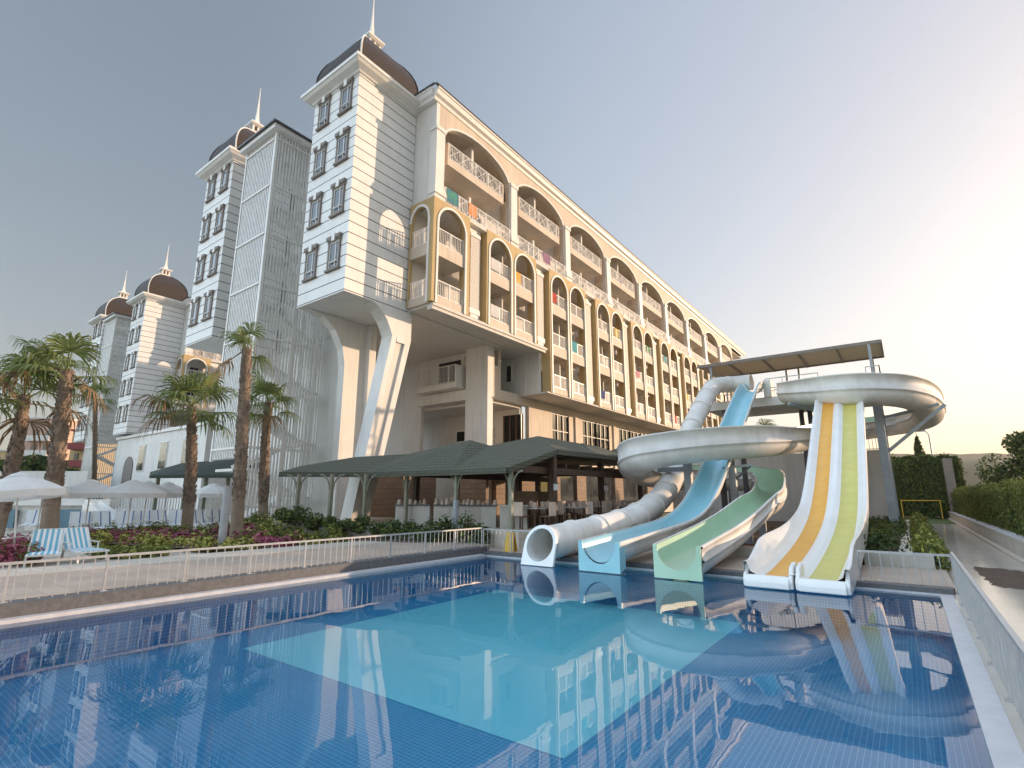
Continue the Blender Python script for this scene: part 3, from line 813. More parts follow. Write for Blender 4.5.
h2 = hotel('hotel_building', 'more distant white hotel wing with two brown domes behind the sun umbrellas', False, 9.1, (11.42, 14.7, 17.98, 21.27, 24.55))
OFF = V(-50.2, 6.4, 0)
h2.location = h2.location + OFF
fresh()
s2 = copy_tree(s1); s2.location = s1.location + OFF
s2['label'] = 'white tubular stair tower of the distant hotel wing, near the left edge'

# ================================================================== slides
def sweep(mb, frames, prof, mi=None, smooth=True, close=False, lift=None):
    """frames: list of (pos, right, up, scale); prof: list of (u, v, material) points; strip i uses prof[i][2]"""
    n = len(prof); base = len(mb.v)
    for fi, (p, r, u, s) in enumerate(frames):
        for q in prof:
            e = 0
            if lift and q[1] > -.10: e = lift[fi][1] if q[0] > 0 else lift[fi][0]
            mb.v.append(tuple(p + r*(q[0]*s) + u*(q[1]*s + e)))
    for i in range(len(frames)-1):
        for j in range(n if close else n-1):
            k = (j+1) % n
            mb.f.append([base+i*n+j, base+i*n+k, base+(i+1)*n+k, base+(i+1)*n+j]); mb.m.append(prof[j][2]); mb.sm.append(smooth)
    return base
def catmull(pts, sub=8):
    pts = [Vector(p) for p in pts]; out = []
    for i in range(len(pts)-1):
        p0 = pts[max(i-1, 0)]; p1 = pts[i]; p2 = pts[i+1]; p3 = pts[min(i+2, len(pts)-1)]
        for k in range(sub):
            t = k/sub
            out.append(.5*((2*p1) + (-p0+p2)*t + (2*p0-5*p1+4*p2-p3)*t*t + (-p0+3*p1-3*p2+p3)*t**3))
    out.append(pts[-1]); return out
def level_frames(pts, scale=None):
    fr = []
    for i, p in enumerate(pts):
        d = (pts[min(i+1, len(pts)-1)] - pts[max(i-1, 0)]).normalized()
        r = d.cross(V(0,0,1)).normalized(); u = r.cross(d).normalized()
        fr.append((p, r, u, scale[i] if scale else 1.0))
    return fr

# closed tube
root = empty('tube_slide', (-8.5, 13, .1), 'closed white tube slide with round open mouth, leftmost slide at the pool edge', 'water slide')
pth = catmull([(-8.5,12.92,.57),(-8.5,14.5,.66),(-8.5,16.5,.80),(-8.5,18.5,1.0),(-8.5,20.4,1.34),(-8.5,22.3,1.95),(-8.5,23.8,2.85),(-8.5,26.4,5.05),(-8.5,28.8,6.75),(-8.5,30.8,7.95),(-8.45,31.9,8.4),(-8.0,32.7,8.55),(-7.3,33.0,8.58),(-6.7,33.0,8.58)], 6)
mb = MB(); mb.tube(pth, .475, 24, 0, cap=False); mb.tube(list(reversed(pth)), .44, 24, 0, cap=False)
mb.build('tube', M['slidewhite'], root)
mb = MB(); acc = 0
for i in range(1, len(pth)-1):
    acc += (pth[i]-pth[i-1]).length
    if acc > 1.55:
        acc = 0; d = (pth[i+1]-pth[i-1]).normalized()*.028
        MB().tube([pth[i]-d, pth[i]+d], .52, 24).build('flange', M['soffit'], root)
mb = MB(); n = 28; yf = 12.66
ring = lambda r: [(-8.5+r*math.cos(2*math.pi*i/n), .56+r*math.sin(2*math.pi*i/n)) for i in range(n)]
outer = []
for i in range(n):
    a = 2*math.pi*i/n; x, z = .53*math.cos(a), .53*math.sin(a)
    if z < -.1: x = math.copysign(min(.53, max(abs(x), .53)), x) if abs(x) > .16 else x; z = max(-.54, z*1.25) if abs(x) > .16 else -.54
    outer.append((-8.5+x, .56+z))
inn = ring(.44)
yy_ = lambda z: yf - .16 + max(0, z)*.34
vs = [(x, yy_(z), z) for x, z in outer] + [(x, yy_(z), z) for x, z in inn] + [(x, yy_(z)+.09, z) for x, z in outer]
fs = [(i, (i+1) % n, n+(i+1) % n, n+i) for i in range(n)] + [(i, 2*n+i, 2*n+(i+1) % n, (i+1) % n) for i in range(n)]
mb.add(vs, fs)
mb.add([(x, yy_(z), z) for x, z in inn] + [(x, yf+.30, z) for x, z in inn], [(i, n+i, n+(i+1) % n, (i+1) % n) for i in range(n)])
mb.build('mouth_rim', M['slideclean'], root)
for y, z in ((14.6,.2),(18.2,.5),):
    MB().box(-8.75, y-.1, .13, -8.25, y+.1, z+.05).build('support', M['grey_metal'], root)
mb = MB(); mb.box(-7.75, 22.9, .2, -7.45, 23.2, 3.45); mb.box(-8.95, 22.97, 2.95, -7.75, 23.13, 3.15); mb.build('support', M['grey_metal'], root)

# open blue chute
root = empty('blue_slide', (-6.5, 13, .1), 'steep sky blue open slide between the white tube and the mint green slide', 'water slide')
rim = catmull([(-6.5,12.45,.76),(-6.5,14.2,.86),(-6.5,16.2,.98),(-6.5,18.4,1.16),(-6.5,20.2,1.58),(-6.5,21.8,2.35),(-6.5,23.2,3.2),(-6.5,26.4,5.15),(-6.5,29.4,7.05),(-6.5,31.4,8.15),(-6.5,32.6,8.4)], 7)
W2 = .53
U = [(-W2, 0), (-W2+.06, .0)] + [(-W2+.06 + (W2-.06)*(1-math.cos(t)), -.52*math.sin(t)) for t in [math.pi/2*k/7 for k in range(1, 8)]]
U = U + [(-x, z) for x, z in reversed(U[:-1])]
prof = [(x, z, 0) for x, z in U]
mb = MB(); sweep(mb, level_frames(rim), prof)
i0 = mb.build('chute', M['blue'], root)
mb = MB(); outp = [(-W2-.004, .012, 0), (-W2-.05, .012, 0), (-W2-.05, -.1, 0), (-W2-.01, -.12, 0)] + [(-(W2+.01)*math.cos(t), -.12-.5*math.sin(t), 0) for t in [math.pi*k/12 for k in range(1, 12)]] + [(W2+.01, -.12, 0), (W2+.05, -.1, 0), (W2+.05, .012, 0), (W2+.004, .012, 0)]
sweep(mb, level_frames(rim), outp)
mb.build('chute_underside', M['slidewhite'], root)
mb = MB()
lip = [(W2-.05, .0), (W2+.05, .0), (W2+.05, -.72), (-W2-.05, -.72), (-W2-.05, .0), (-W2+.05, 0)]
arc = [(-.47*math.cos(math.pi*k/14), -.05-.50*math.sin(math.pi*k/14)) for k in range(15)]
poly = [(-6.5+x, .765+z) for x, z in [(-W2-.05, .0), (-W2-.05, -.74), (W2+.05, -.74), (W2+.05, .0), (.47, 0)] + list(reversed(arc)) + [(-.47, 0)]]
mb.prism(poly, 'y', 12.38, 12.46); mb.build('end_panel', M['blue'], root)
mb = MB()
for x0, x1 in ((-7.06, -7.0), (-6.0, -5.94)): mb.prism([(12.461,.03),(12.75,.12),(12.75,.62),(12.461,.70)], 'x', x0, x1)
mb.build('end_cheek', M['blue'], root)
for y, z in ((16.4,.36),(19.6,.8),): MB().box(-6.62, y-.1, .13, -6.38, y+.1, z).build('support', M['grey_metal'], root)
for y, z in ((23.5, 2.7), (27.5, 5.1)): MB().box(-6.42, y, .2, -6.22, y+.22, z).build('support', M['dark_metal'], root)

# mint green spiral
root = empty('spiral_slide', (-4.5, 13, .1), 'mint green spiral half pipe slide with greyish white outside, winding round the steep slides', 'water slide')
ctl = [(790,386,28.2),(815,384,25.6),(842,383,24.0),(872,383,23.6),(896,385,23.9),(914,390,25.0),(925,399,27.0),(926,409,29.4),(910,415,31.0),(888,419,31.9),(860,423,31.6),(830,427,30.2),(803,431,27.6),(778,433,24.6),(752,434,22.9),(720,435.5,22.1),(690,438,21.8),(662,442,21.9),(643,447,22.5),(634,454,23.7),(637,462,25.4),(654,467,26.8),(684,470,27.7),(718,471,28.0),(748,472,27.3),(768,475,26.0)]
pts = [P(*c) for c in ctl]
for i in range(len(pts)): pts[i].z = pts[i].z
pts += [V(-4.5,23.3,2.18), V(-4.5,21.0,1.86), V(-4.5,18.4,1.42), V(-4.5,16.2,1.12), V(-4.5,14.3,.93), V(-4.5,12.48,.76)]
sp = catmull(pts, 7)
ns = len(sp); scl = []
for i in range(ns):
    f = i/(ns-1)*(len(pts)-1); scl.append(1.0 if f < len(ctl)-3 else max(.80, 1.0 - .2*(f-len(ctl)+3)/3))
r = .66
lift = []
for i in range(ns):
    f = i/(ns-1)*(len(pts)-1); a = max(0, min(1, (f-11.0)/3)); b_ = max(0, min(1, (len(ctl)+1-f)/3))
    lift.append((.30*a*b_, .30*(1-a)*min(1, .55+f/4)))
inn = [(-r, .0, 0), (-r, -.34, 0)] + [(-r*math.cos(t), -.34-.62*math.sin(t), 0) for t in [math.pi*k/14 for k in range(1, 14)]] + [(r, -.34, 0), (r, .0, 0)]
o = r+.045
out = [(-r-.001, .015, 0), (-o-.04, .015, 0), (-o-.04, -.05, 0), (-o, -.06, 0), (-o, -.36, 0), (-o-.055, -.37, 0), (-o-.055, -.43, 0), (-o, -.44, 0)] + [(-o*math.cos(t), -.44-.60*math.sin(t), 0) for t in [math.pi*k/14 for k in range(1, 14)]] + [(o, -.44, 0), (o+.055, -.43, 0), (o+.055, -.37, 0), (o, -.36, 0), (o, -.06, 0), (o+.04, -.05, 0), (o+.04, .015, 0), (r+.001, .015, 0)]
fr = level_frames(sp, scl)
mb = MB(); sweep(mb, fr, inn, lift=lift); mb.build('chute', M['green'], root)
mb = MB(); sweep(mb, fr, out, lift=lift); und = mb.build('chute_underside', M['slidewhite'], root)
mb = MB(); acc = 0
for i in range(2, ns-2):
    acc += (sp[i]-sp[i-1]).length
    if acc > 3.0:
        acc = 0; p, rr, uu, s = fr[i]; d = rr.cross(uu)*.03
        pr = [(x*1.035, (z+.4)*1.05-.4, 0) for x, z, _ in out[4:-4]]
        mb = MB(); sweep(mb, [(p-d, rr, uu, s), (p+d, rr, uu, s)], pr); mb.build('flange', M['slidewhite'], root)
mb = MB(); W3 = .52
arc = [(-.46*math.cos(math.pi*k/14), -.10-.46*math.sin(math.pi*k/14)) for k in range(15)]
poly = [(-4.5+x, .775+z) for x, z in [(-W3-.04, .0), (-W3-.04, -.75), (W3+.04, -.75), (W3+.04, .0), (.46, 0)] + list(reversed(arc)) + [(-.46, 0)]]
mb.prism(poly, 'y', 12.40, 12.47); mb.build('end_panel', M['green'], root)
for y, z in ((15.6,.35),(17.6,.5),(19.4,.75),(21.6,1.0)): MB().box(-4.62, y-.07, .13, -4.38, y+.07, z).build('support', M['grey_metal'], root)

# twin lane slide
root = empty('twin_lane_slide', (-2.1, 13, .1), 'steep white twin slide with one orange and one lime lane', 'water slide')
cl = catmull([(-2.1,12.50,.20),(-2.1,13.6,.22),(-2.1,15.2,.36),(-2.1,17.2,.60),(-2.1,19.0,.92),(-2.1,20.6,1.36),(-2.1,22.2,2.1),(-2.1,23.6,2.95),(-2.1,26.0,4.5),(-2.1,28.4,6.05),(-2.1,30.8,7.45),(-2.1,32.4,7.7)], 8)
fr = []
for i, (p, rr, uu, s) in enumerate(level_frames(cl)): fr.append((p, V(1,0,0), uu, 1))
n = len(fr); mb = MB(); base = []
for i, (p, rr, uu, s) in enumerate(fr):
    f = max(0.0, min(1.0, (21.0 - p.y)/6.0)); fl = .16 + .46*f
    f2 = max(0.0, min(1.0, (14.2 - p.y)/1.2)); fl = fl*(1-.5*f2)
    x0, x1 = -.93, .93
    row = [(x0-.05,-.12,0),(x0-.05,fl,0),(x0+.02,fl+.015,0),(x0+.09,.13,0),(x0+.21,.06,0),(x0+.26,0,1),(x0+.72,0,0),(x0+.78,.06,0),(x0+.87,.11,0),(x0+.95,.11,0),(x0+1.04,.06,0),(x0+1.10,0,2),(x0+1.62,0,0),(x0+1.68,.06,0),(x1-.07,.13,0),(x1-.02,fl*.9+.015,0),(x1+.05,fl*.9,0),(x1+.05,-.12,0)]
    base.append(row)
K = len(base[0])
b = len(mb.v)
for (p, rr, uu, s), row in zip(fr, base):
    for q in row: mb.v.append(tuple(p + rr*q[0] + uu*q[1]))
for i in range(n-1):
    for j in range(K-1): mb.f.append([b+i*K+j, b+i*K+j+1, b+(i+1)*K+j+1, b+(i+1)*K+j]); mb.m.append(base[i][j][2]); mb.sm.append(j not in (0, K-2))
    mb.f.append([b+i*K+K-1, b+i*K, b+(i+1)*K, b+(i+1)*K+K-1]); mb.m.append(0); mb.sm.append(False)
mb.build('lanes', [M['slideclean'], M['orange'], M['lime']], root)
for xa, xb in ((-3.08, -2.12), (-2.08, -1.12)):
    mb = MB(); pr = [(12.36, .02), (12.36, .16), (12.42, .24), (12.50, .27), (12.60, .25), (12.64, .20), (12.72, .20), (12.72, .02)]
    mb.prism(pr, 'x', xa+.06, xb-.06)
    for x in (xa, xb-.09): mb.prism([(12.42, .02), (12.40, .18), (12.46, .27), (12.58, .34), (12.66, .46), (13.0, .52), (13.1, .50), (13.1, .02)], 'x', x, x+.09)
    mb.build('end_bumper', M['slideclean'], root, bevel=.03)
for y, z in ((19.0,.8),(23.0,2.4)):
    for x in (-2.8, -1.4): MB().box(x-.07, y-.07, .2, x+.07, y+.07, z).build('support', M['grey_metal'], root)

# platform with canopy
root = empty('slide_tower', (-5, 34, .2), 'steel slide tower with a raised railed platform behind the slides', 'slide tower')
MB().box(-9.3, 32.6, 7.0, -.3, 36.6, 7.5).build('platform', M['slidewhite'], root)
for x, y, zt, wd, m in ((-.72, 31.6, 7.1, .36, 'grey_metal'), (-9.0, 36, 7.0, .3, 'dark_metal'), (-3.35, 31.6, 7.0, .3, 'grey_metal'), (-4.6, 35.6, 7.0, .26, 'dark_metal'), (-4.15, 35.6, 7.0, .26, 'dark_metal'), (-8.4, 32.9, 7.0, .24, 'dark_metal'), (-.72, 36, 7.0, .36, 'grey_metal')):
    MB().box(x-wd/2, y-wd/2, .2, x+wd/2, y+wd/2, zt).build('column', M[m], root)
for p, q in (((-.6, 31.7, 4.0), (1.9, 31.4, 6.1)), ((-.6, 31.7, 5.7), (1.7, 31.9, 6.2)), ((-3.3, 31.5, 6.3), (-4.4, 30.0, 6.6))):
    MB().bar(p, q, .14).build('brace', M['grey_metal'], root)
mb = MB(); hz = 7.5
for a, c in (((-9.2, 36.5), (-.4, 36.5)), ((-5.9, 32.7), (-3.2, 32.7)), ((-1.0, 32.7), (-.4, 32.7)), ((-.4, 32.7), (-.4, 36.5)), ((-9.2, 33.4), (-9.2, 36.5))):
    A, B = V(*a, 0), V(*c, 0); L = (B-A).length; k = max(1, int(L/.9))
    for z in (hz+.55, hz+1.1): mb.bar(A+V(0,0,z), B+V(0,0,z), .05)
    for i in range(k+1): mb.bar(A.lerp(B, i/k)+V(0,0,hz), A.lerp(B, i/k)+V(0,0,hz+1.1), .05)
mb.build('guard_rail', M['pool_rail'], root)
mb = MB(); mb.box(-6.0, 32.5, 7.5, -5.6, 33.4, 8.5); mb.build('chute_cheek', M['slidewhite'], root)
root2 = root
c = part('canopy', root, (-5, 34.8, 9.9))
MB().add([(-9.7,33.0,10.0),(-.25,33.0,10.0),(-.25,36.6,9.85),(-9.7,36.6,9.85)], [(0,1,2,3)])
mb = MB(); mb.box(-9.75, 32.95, 9.93, -.2, 36.65, 9.99); mb.build('canvas', M['tarp'], c)
mb = MB(); mb.box(-9.8, 32.85, 9.84, -.15, 32.949, 10.02); mb.box(-9.8, 36.651, 9.84, -.15, 36.75, 10.02); mb.box(-.199, 32.95, 9.84, -.12, 36.65, 10.02)
for x in (-7.9, -6.0, -4.1, -2.2): mb.box(x-.05, 32.95, 9.80, x+.05, 36.65, 9.929)
mb.build('canopy_frame', M['brown_surround'], c)
for x, y in ((-.72, 32.9), (-9.0, 33.0), (-.72, 36.5), (-9.0, 36.5), (-5.3, 36.5), (-4.6, 36.5)): MB().box(x-.06, y-.06, 7.501, x+.06, y+.06, 9.84).build('post', M['grey_metal'], root)
# support under the second turn
root = empty('slide_support', P(735,500,22.6).xy.to_3d(), 'grey steel bracket post carrying the middle turn of the green spiral slide', 'support')
q = WORG[root.name]
MB().box(q.x-.13, q.y-.13, .2, q.x+.13, q.y+.13, 3.1).build('post', M['grey_metal'], root)
MB().bar((q.x, q.y, 2.5), (q.x+.75, q.y+.2, 3.2), .09).build('brace', M['dark_metal'], root)
MB().bar((q.x-.4, q.y, 3.08), (q.x+.8, q.y+.2, 3.2), .1).build('arm', M['grey_metal'], root)

# ================================================================== railings
def pool_railing(label, pts, z0, z1, sp=.17, post=1.35):
    o = empty('pool_railing', (pts[0][0], pts[0][1], z0), label, 'railing', 'white railings round the pool')
    top = MB(); bot = MB(); pk = MB()
    for a, c in zip(pts[:-1], pts[1:]):
        A, B = V(*a, 0), V(*c, 0); L = (B-A).length
        top.bar(A+V(0,0,z1), B+V(0,0,z1), .045, .04); 
        k = int(L/sp)
        for i in range(k+1):
            q = A.lerp(B, i/k); t = .007
            pk.box(q.x-t, q.y-t, z0, q.x+t, q.y+t, z1-.02)
        k2 = max(1, round(L/post))
        for i in range(k2+1):
            q = A.lerp(B, i/k2); ps = MB(); ps.box(q.x-.016, q.y-.016, z0+.012, q.x+.016, q.y+.016, z1-.02); ps.box(q.x-.05, q.y-.05, z0, q.x+.05, q.y+.05, z0+.012); ps.build('post', M['pool_rail'], o)
    top.build('top_rail', M['pool_rail'], o)
    p = pk.build('picket', M['pool_rail'], o); p['kind'] = 'stuff'
pool_railing('long white pool railing with thin pickets in front of the loungers and flower beds', [(-11.62,-3.0),(-11.62,13.88)], .26, .85)
pool_railing('short white railing at the left far pool corner, left of the tube slide mouth', [(-11.56,13.9),(-9.25,13.9)], .13, .82)
pool_railing('short white railing at the far pool corner, right of the twin lane slide', [(-1.05,13.9),(.52,13.9)], .13, .74, .19)
pool_railing('white railing with close pickets along the stone walk by the hedge', [(.53,13.86),(.53,.3)], .03, .80, .15)
o = empty('caution_sign', (-10.62,14.15,.136), 'small yellow floor sign standing behind the railing at the pool corner', 'sign')
for y0, y1 in ((14.0, 14.13), (14.27, 14.17)): MB().add([(-10.8,y0,.14),(-10.42,y0,.14),(-10.47,y1,.74),(-10.75,y1,.74),(-10.8,y0+.015,.14),(-10.42,y0+.015,.14),(-10.47,y1+.015,.74),(-10.75,y1+.015,.74)], [(0,1,2,3),(7,6,5,4),(0,4,5,1),(1,5,6,2),(2,6,7,3),(3,7,4,0)]).build('panel', M['yellow'], o)

# ================================================================== walls near slides
tag(MB().box(-9.1, 17.0, .1, -3.3, 17.25, .42).build('planter_wall', M['concrete']), 'low pale planter wall behind the run-outs of the blue and green slides', 'wall')
tag(MB().box(-1.15, 17.0, .1, .30, 17.25, .45).build('planter_wall', M['concrete']), 'low pale planter wall behind the corner railing', 'wall')
tag(MB().box(-.44, 17.26, .0, -.12, 44, .36).build('planter_kerb', M['paving_pale']), 'pale stone kerb strip between the shrub bed and the clipped hedge', 'kerb')
o = empty('boundary_wall', (-5.4, 37.5, .1), 'tall grey rendered wall standing behind the slides', 'wall')
MB().box(-13.5, 37.4, .1, -.95, 37.8, 4.55).build('wall', M['wallgrey'], o)
mb = MB(); rail_x(mb, 37.6, -13.4, -1.0, 4.551, 6.0, .17); mb.build('wall_railing', M['rail'], o)
o = empty('garden_wall', (2.58, 40, 0), 'low pale concrete wall at the foot of the long hedge', 'wall')
MB().box(2.46, 10, 0, 2.72, 62, .60).build('wall', M['concrete'], o)
MB().box(2.42, 10, .601, 2.76, 62, .66).build('capping', M['coping'], o)
mb = MB(); mb.box(2.30, 5, .03, 2.459, 62, .12); tag(mb.build('walk_kerb', M['paving_pale']), 'low stone kerb at the edge of the stone walk', 'kerb')

# ================================================================== foliage
def leaf_quads(mb, rng, c, rad, n, size, mi=0, up=.4, shell=.55, mis=None):
    for _ in range(n):
        while True:
            d = V(rng.uniform(-1,1), rng.uniform(-1,1), rng.uniform(-1,1))
            if .05 < d.length <= 1: break
        k = d.length ** (1-shell) if shell else d.length
        d = d.normalized() * k
        p = V(c[0]+d.x*rad[0], c[1]+d.y*rad[1], c[2]+d.z*rad[2])
        nr = (d.normalized() + V(rng.gauss(0,.6), rng.gauss(0,.6), rng.gauss(0,.6)+up)).normalized()
        a = nr.cross(V(rng.gauss(0,1), rng.gauss(0,1), rng.gauss(0,1))).normalized(); b = nr.cross(a)
        s = size*rng.uniform(.6,1.35); l = s*rng.uniform(1.2,1.9)
        m = mi if mis is None else rng.choice(mis)
        mb.add([p-a*s*.5, p-b*l*.5*.2+a*0+b*l*.25-a*s*.1, p+a*s*.5, p+b*l*.5], [(0,1,2,3)], m)
        mb.v[-4] = tuple(p-b*l*.5); mb.v[-3] = tuple(p+a*s*.4); mb.v[-2] = tuple(p+b*l*.5); mb.v[-1] = tuple(p-a*s*.4)
def box_hedge(name, label, x0, y0, x1, y1, z0, z1, n, size, mats, seed, wob=.12, cat='hedge'):
    rng = random.Random(seed); mb = MB()
    o = empty(name, ((x0+x1)/2, (y0+y1)/2, z0), label, cat)
    core = MB().box(x0+.15, y0+.15, z0, x1-.15, y1-.15, z1-.18).build('hedge_core', M['leaf'], o)
    A = [('x0', (y1-y0)*(z1-z0)), ('x1', (y1-y0)*(z1-z0)), ('y0', (x1-x0)*(z1-z0)), ('y1', (x1-x0)*(z1-z0)), ('t', (x1-x0)*(y1-y0)*1.4)]
    tot = sum(a for _, a in A)
    for f, a in A:
        for _ in range(int(n*a/tot)):
            x, y, z = rng.uniform(x0,x1), rng.uniform(y0,y1), rng.uniform(z0,z1)
            w_ = abs(rng.gauss(0, wob)) - .5*wob + .10*math.sin(y*2.3+seed)*math.sin(y*.9+1) + .06*math.sin(x*5)
            if f == 'x0': x = x0 - w_
            elif f == 'x1': x = x1 + w_
            elif f == 'y0': y = y0 - w_
            elif f == 'y1': y = y1 + w_
            else: z = z1 + w_*1.2
            nr = V(*(dict(x0=(-1,0,.3), x1=(1,0,.3), y0=(0,-1,.3), y1=(0,1,.3), t=(0,0,1))[f])) + V(rng.gauss(0,.5), rng.gauss(0,.5), rng.gauss(0,.5))
            nr.normalize(); up = V(rng.gauss(0,.35), rng.gauss(0,.35), 1)
            a_ = nr.cross(up).normalized(); b_ = a_.cross(nr).normalized(); s = size*rng.uniform(.5,1.3); l = s*rng.uniform(1.3,2.6)
            p = V(x,y,z)
            mb.add([p-b_*l*.5, p+a_*s*.4, p+b_*l*.5, p-a_*s*.4], [(0,1,2,3)], rng.choice(range(len(mats))))
    l = mb.build('foliage', [M[m] for m in mats], o); return o
box_hedge('hedge', 'long yellow green cypress hedge along the right side of the stone walk', 2.85, 8, 4.3, 62, .3, 2.2, 110000, .062, ['leaf_hedge','leaf_hedge','leaf_light','leaf_hedge','leaf'], 1, .09)
box_hedge('hedge', 'tall dark clipped hedge across the lawn behind the slide tower', -4.0, 57, 3.6, 60, .2, 5.0, 26000, .15, ['leaf','leaf','leaf_light'], 2, .12)
box_hedge('hedge', 'tiny clipped box hedge beside the stone walk, behind the corner railing', .02, 17.4, .48, 44, .05, .60, 9000, .075, ['leaf_light','leaf_yellow','leaf_light'], 3, .06)
tag(MB().box(2.55, 55.4, .2, 3.15, 56.4, 4.9).build('gate_post', M['brown_surround']), 'dark tall pillar at the right end of the clipped hedge', 'pillar')

def shrub_bed(name, label, areas, n, size, mats, seed, h):
    rng = random.Random(seed); mb = MB()
    for x0, y0, x1, y1, z in areas:
        ar = (x1-x0)*(y1-y0); k = max(3, int(ar*2.2))
        tot = sum((a[2]-a[0])*(a[3]-a[1]) for a in areas)
        for _ in range(k):
            c = (rng.uniform(x0,x1), rng.uniform(y0,y1), z + h*.4); rr = rng.uniform(.25,.5)
            leaf_quads(mb, rng, c, (rr, rr, h*rng.uniform(.5,.8)), int(n*ar/tot/k), size, 0, .6, .6, [rng.randrange(len(mats))])
    o = mb.build(name, [M[m] for m in mats]); o['kind'] = 'stuff'; o['label'] = label; return o
shrub_bed('shrubs', 'low dark green shrubs filling the beds round the slides', [(-9,17.3,-7.2,24,.34),(-7.0,17.3,-5.3,24,.34),(-3.9,17.3,-3.1,30,.34),(-1.1,17.3,-.5,36,.34),(-3.3,20,-1,36,.3)], 16000, .085, ['leaf','leaf','leaf_light'], 5, .5)

def fan_leaf(mb, rng, base, d, pl, fr, droop, mi):
    """palm fan: stalk along d, then blades spread round its end and hanging down"""
    d = d.normalized(); side = d.cross(V(0,0,1))
    side = side.normalized() if side.length > .05 else V(1,0,0)
    k = 5; pts = [base + d*pl*i/k + V(0,0,-.14*pl*droop*(i/k)**2) for i in range(k+1)]
    mb.tube(pts, [.035,.03,.026,.022,.02,.018], 4, mi, cap=False)
    hub = pts[-1]; fd = (pts[-1]-pts[-2]).normalized(); up = side.cross(fd)
    nb = 26
    for i in range(nb):
        t = (i/(nb-1)-.5)*R_(230)+rng.gauss(0,.05)
        v = (fd*math.cos(t) + side*math.sin(t) + up*.12*math.cos(t)).normalized()
        L = fr*(.62+.38*math.cos(t*.6))*rng.uniform(.85,1.1); wdt = .030*fr
        a = v.cross(up).normalized()
        p0 = hub; p1 = hub+v*L*.5; p2 = hub+v*L*.82+V(0,0,-.22*L*droop); p3 = hub+v*L*.95+V(0,0,-(.5+rng.random()*.2)*L*droop)
        mb.add([p0-a*wdt*.25, p0+a*wdt*.25, p1+a*wdt, p1-a*wdt, p2+a*wdt*.7, p2-a*wdt*.7, p3], [(0,1,2,3),(3,2,4,5),(5,4,6)], mi)
def palm(label, base, top, r0, seed, n=22, spread=1.0, wind=None, size=1.0, low=.16, group=None, dirs=None):
    rng = random.Random(seed); base, top = Vector(base), Vector(top); H = (top-base).length
    o = empty('palm_tree', base, label, 'palm tree', group)
    axis = [base.lerp(top, i/14) + (top-base).cross(V(0,0,1)).normalized()*.10*math.sin(i/14*3.0+seed) for i in range(15)]
    rad = [r0*(1.08 - .34*(i/14)) for i in range(15)]; rad[0] *= 1.12
    cut = 3 if low else 0
    mb = MB(); 
    if cut: mb.tube(axis[:cut+1], [x*.84 for x in rad[:cut+1]], 14, 1, cap=False)
    mb.tube(axis[cut:], [x*.86 for x in rad[cut:]], 14, 0)
    L0 = low
    for k in range(int(H*60)):
        f = L0 + (1-L0)*rng.random(); i = min(13, int(f*14)); p = axis[i].lerp(axis[i+1], f*14-i); rr = rad[i]*.86
        t = k*2.39996; d = V(math.cos(t), math.sin(t), 0); s = V(-math.sin(t), math.cos(t), 0)
        q = p + d*rr*.92; w_ = rr*.34*rng.uniform(.7,1.2); h_ = rng.uniform(.12,.24); out_ = rr*rng.uniform(.14,.36)
        mb.add([q-s*w_, q+s*w_, q+s*w_*.5+d*out_+V(0,0,h_), q-s*w_*.5+d*out_+V(0,0,h_), q-s*w_*.4+d*out_*.3+V(0,0,h_*1.1)], [(0,1,2,3),(0,3,4),(1,2,4)], 0)
    mb.build('trunk', [M['palm_trunk'], M['palm_trunk_low']], o)
    mb = MB(); hub = axis[-1]
    for k in range(n):
        az = k*2.39996 + rng.gauss(0,.2); el = R_(76) - R_(100)*((k+.5)/n)
        if dirs: az, el, sc_ = dirs[k % len(dirs)]; az += rng.gauss(0,.1); el += rng.gauss(0,.08)
        else: sc_ = rng.uniform(.85,1.15)
        d = V(math.cos(az)*math.cos(el)*spread, math.sin(az)*math.cos(el)*spread, math.sin(el))
        if wind is not None: d = d.normalized() + wind
        dry = 1 if (el < R_(-14) and rng.random() < .45) or rng.random() < .05 else 0
        fan_leaf(mb, rng, hub + V(0,0,rng.uniform(-.25,.15)), d, size*sc_*rng.uniform(.8,1.0), size*sc_*rng.uniform(.85,1.05), .9 if not dry else 1.3, dry)
    mb.build('crown', [M['palm_leaf'], M['palm_dry']], o)
    return o
GP = 'palms in the flower beds by the pool'
L = -RH
palm('nearest stout palm behind the blue striped loungers, its fronds blown to the left', G(50,546,.15), P(64,372,19.4), .30, 11, 17, 1.0, L*.6+V(0,0,.15), 1.3, .30, GP)
palm('palm with a ragged crown at the left picture edge behind the open sun umbrella', V(*G(-6,548,.15)[:2], .15), P(22,398,20.5), .27, 12, 16, 1.0, L*.25, 1.35, .2, GP)
palm('palm with a full spreading crown in front of the distant hotel wing', G(185,536,.15), P(192,408,24.6), .28, 13, 17, 1.0, L*.12+V(0,0,.05), 1.4, .24, GP)
palm('leaning palm with a narrow closed crown in front of the stair tower', G(234,546,.15), P(248,350,19.4), .25, 14, 8, .25, L*.35+V(0,0,.12), .82, .22, GP)
palm('short crowned palm right of the leaning palm, below the stair tower', G(261,532,.15), P(270,404,27.4), .28, 15, 14, .7, None, 1.15, .2, GP)
palm('small far palm beside the left edge of the distant hotel wing', G(92,512,.1), P(95,398,46), .25, 16, 12, 1.0, None, 1.15, 0)
palm('palm crown showing over the wall between the blue slide and the slide tower', P(768,500,60).xy.to_3d(), P(764,437,60), .3, 17, 16, 1.0, None, 1.5, 0)

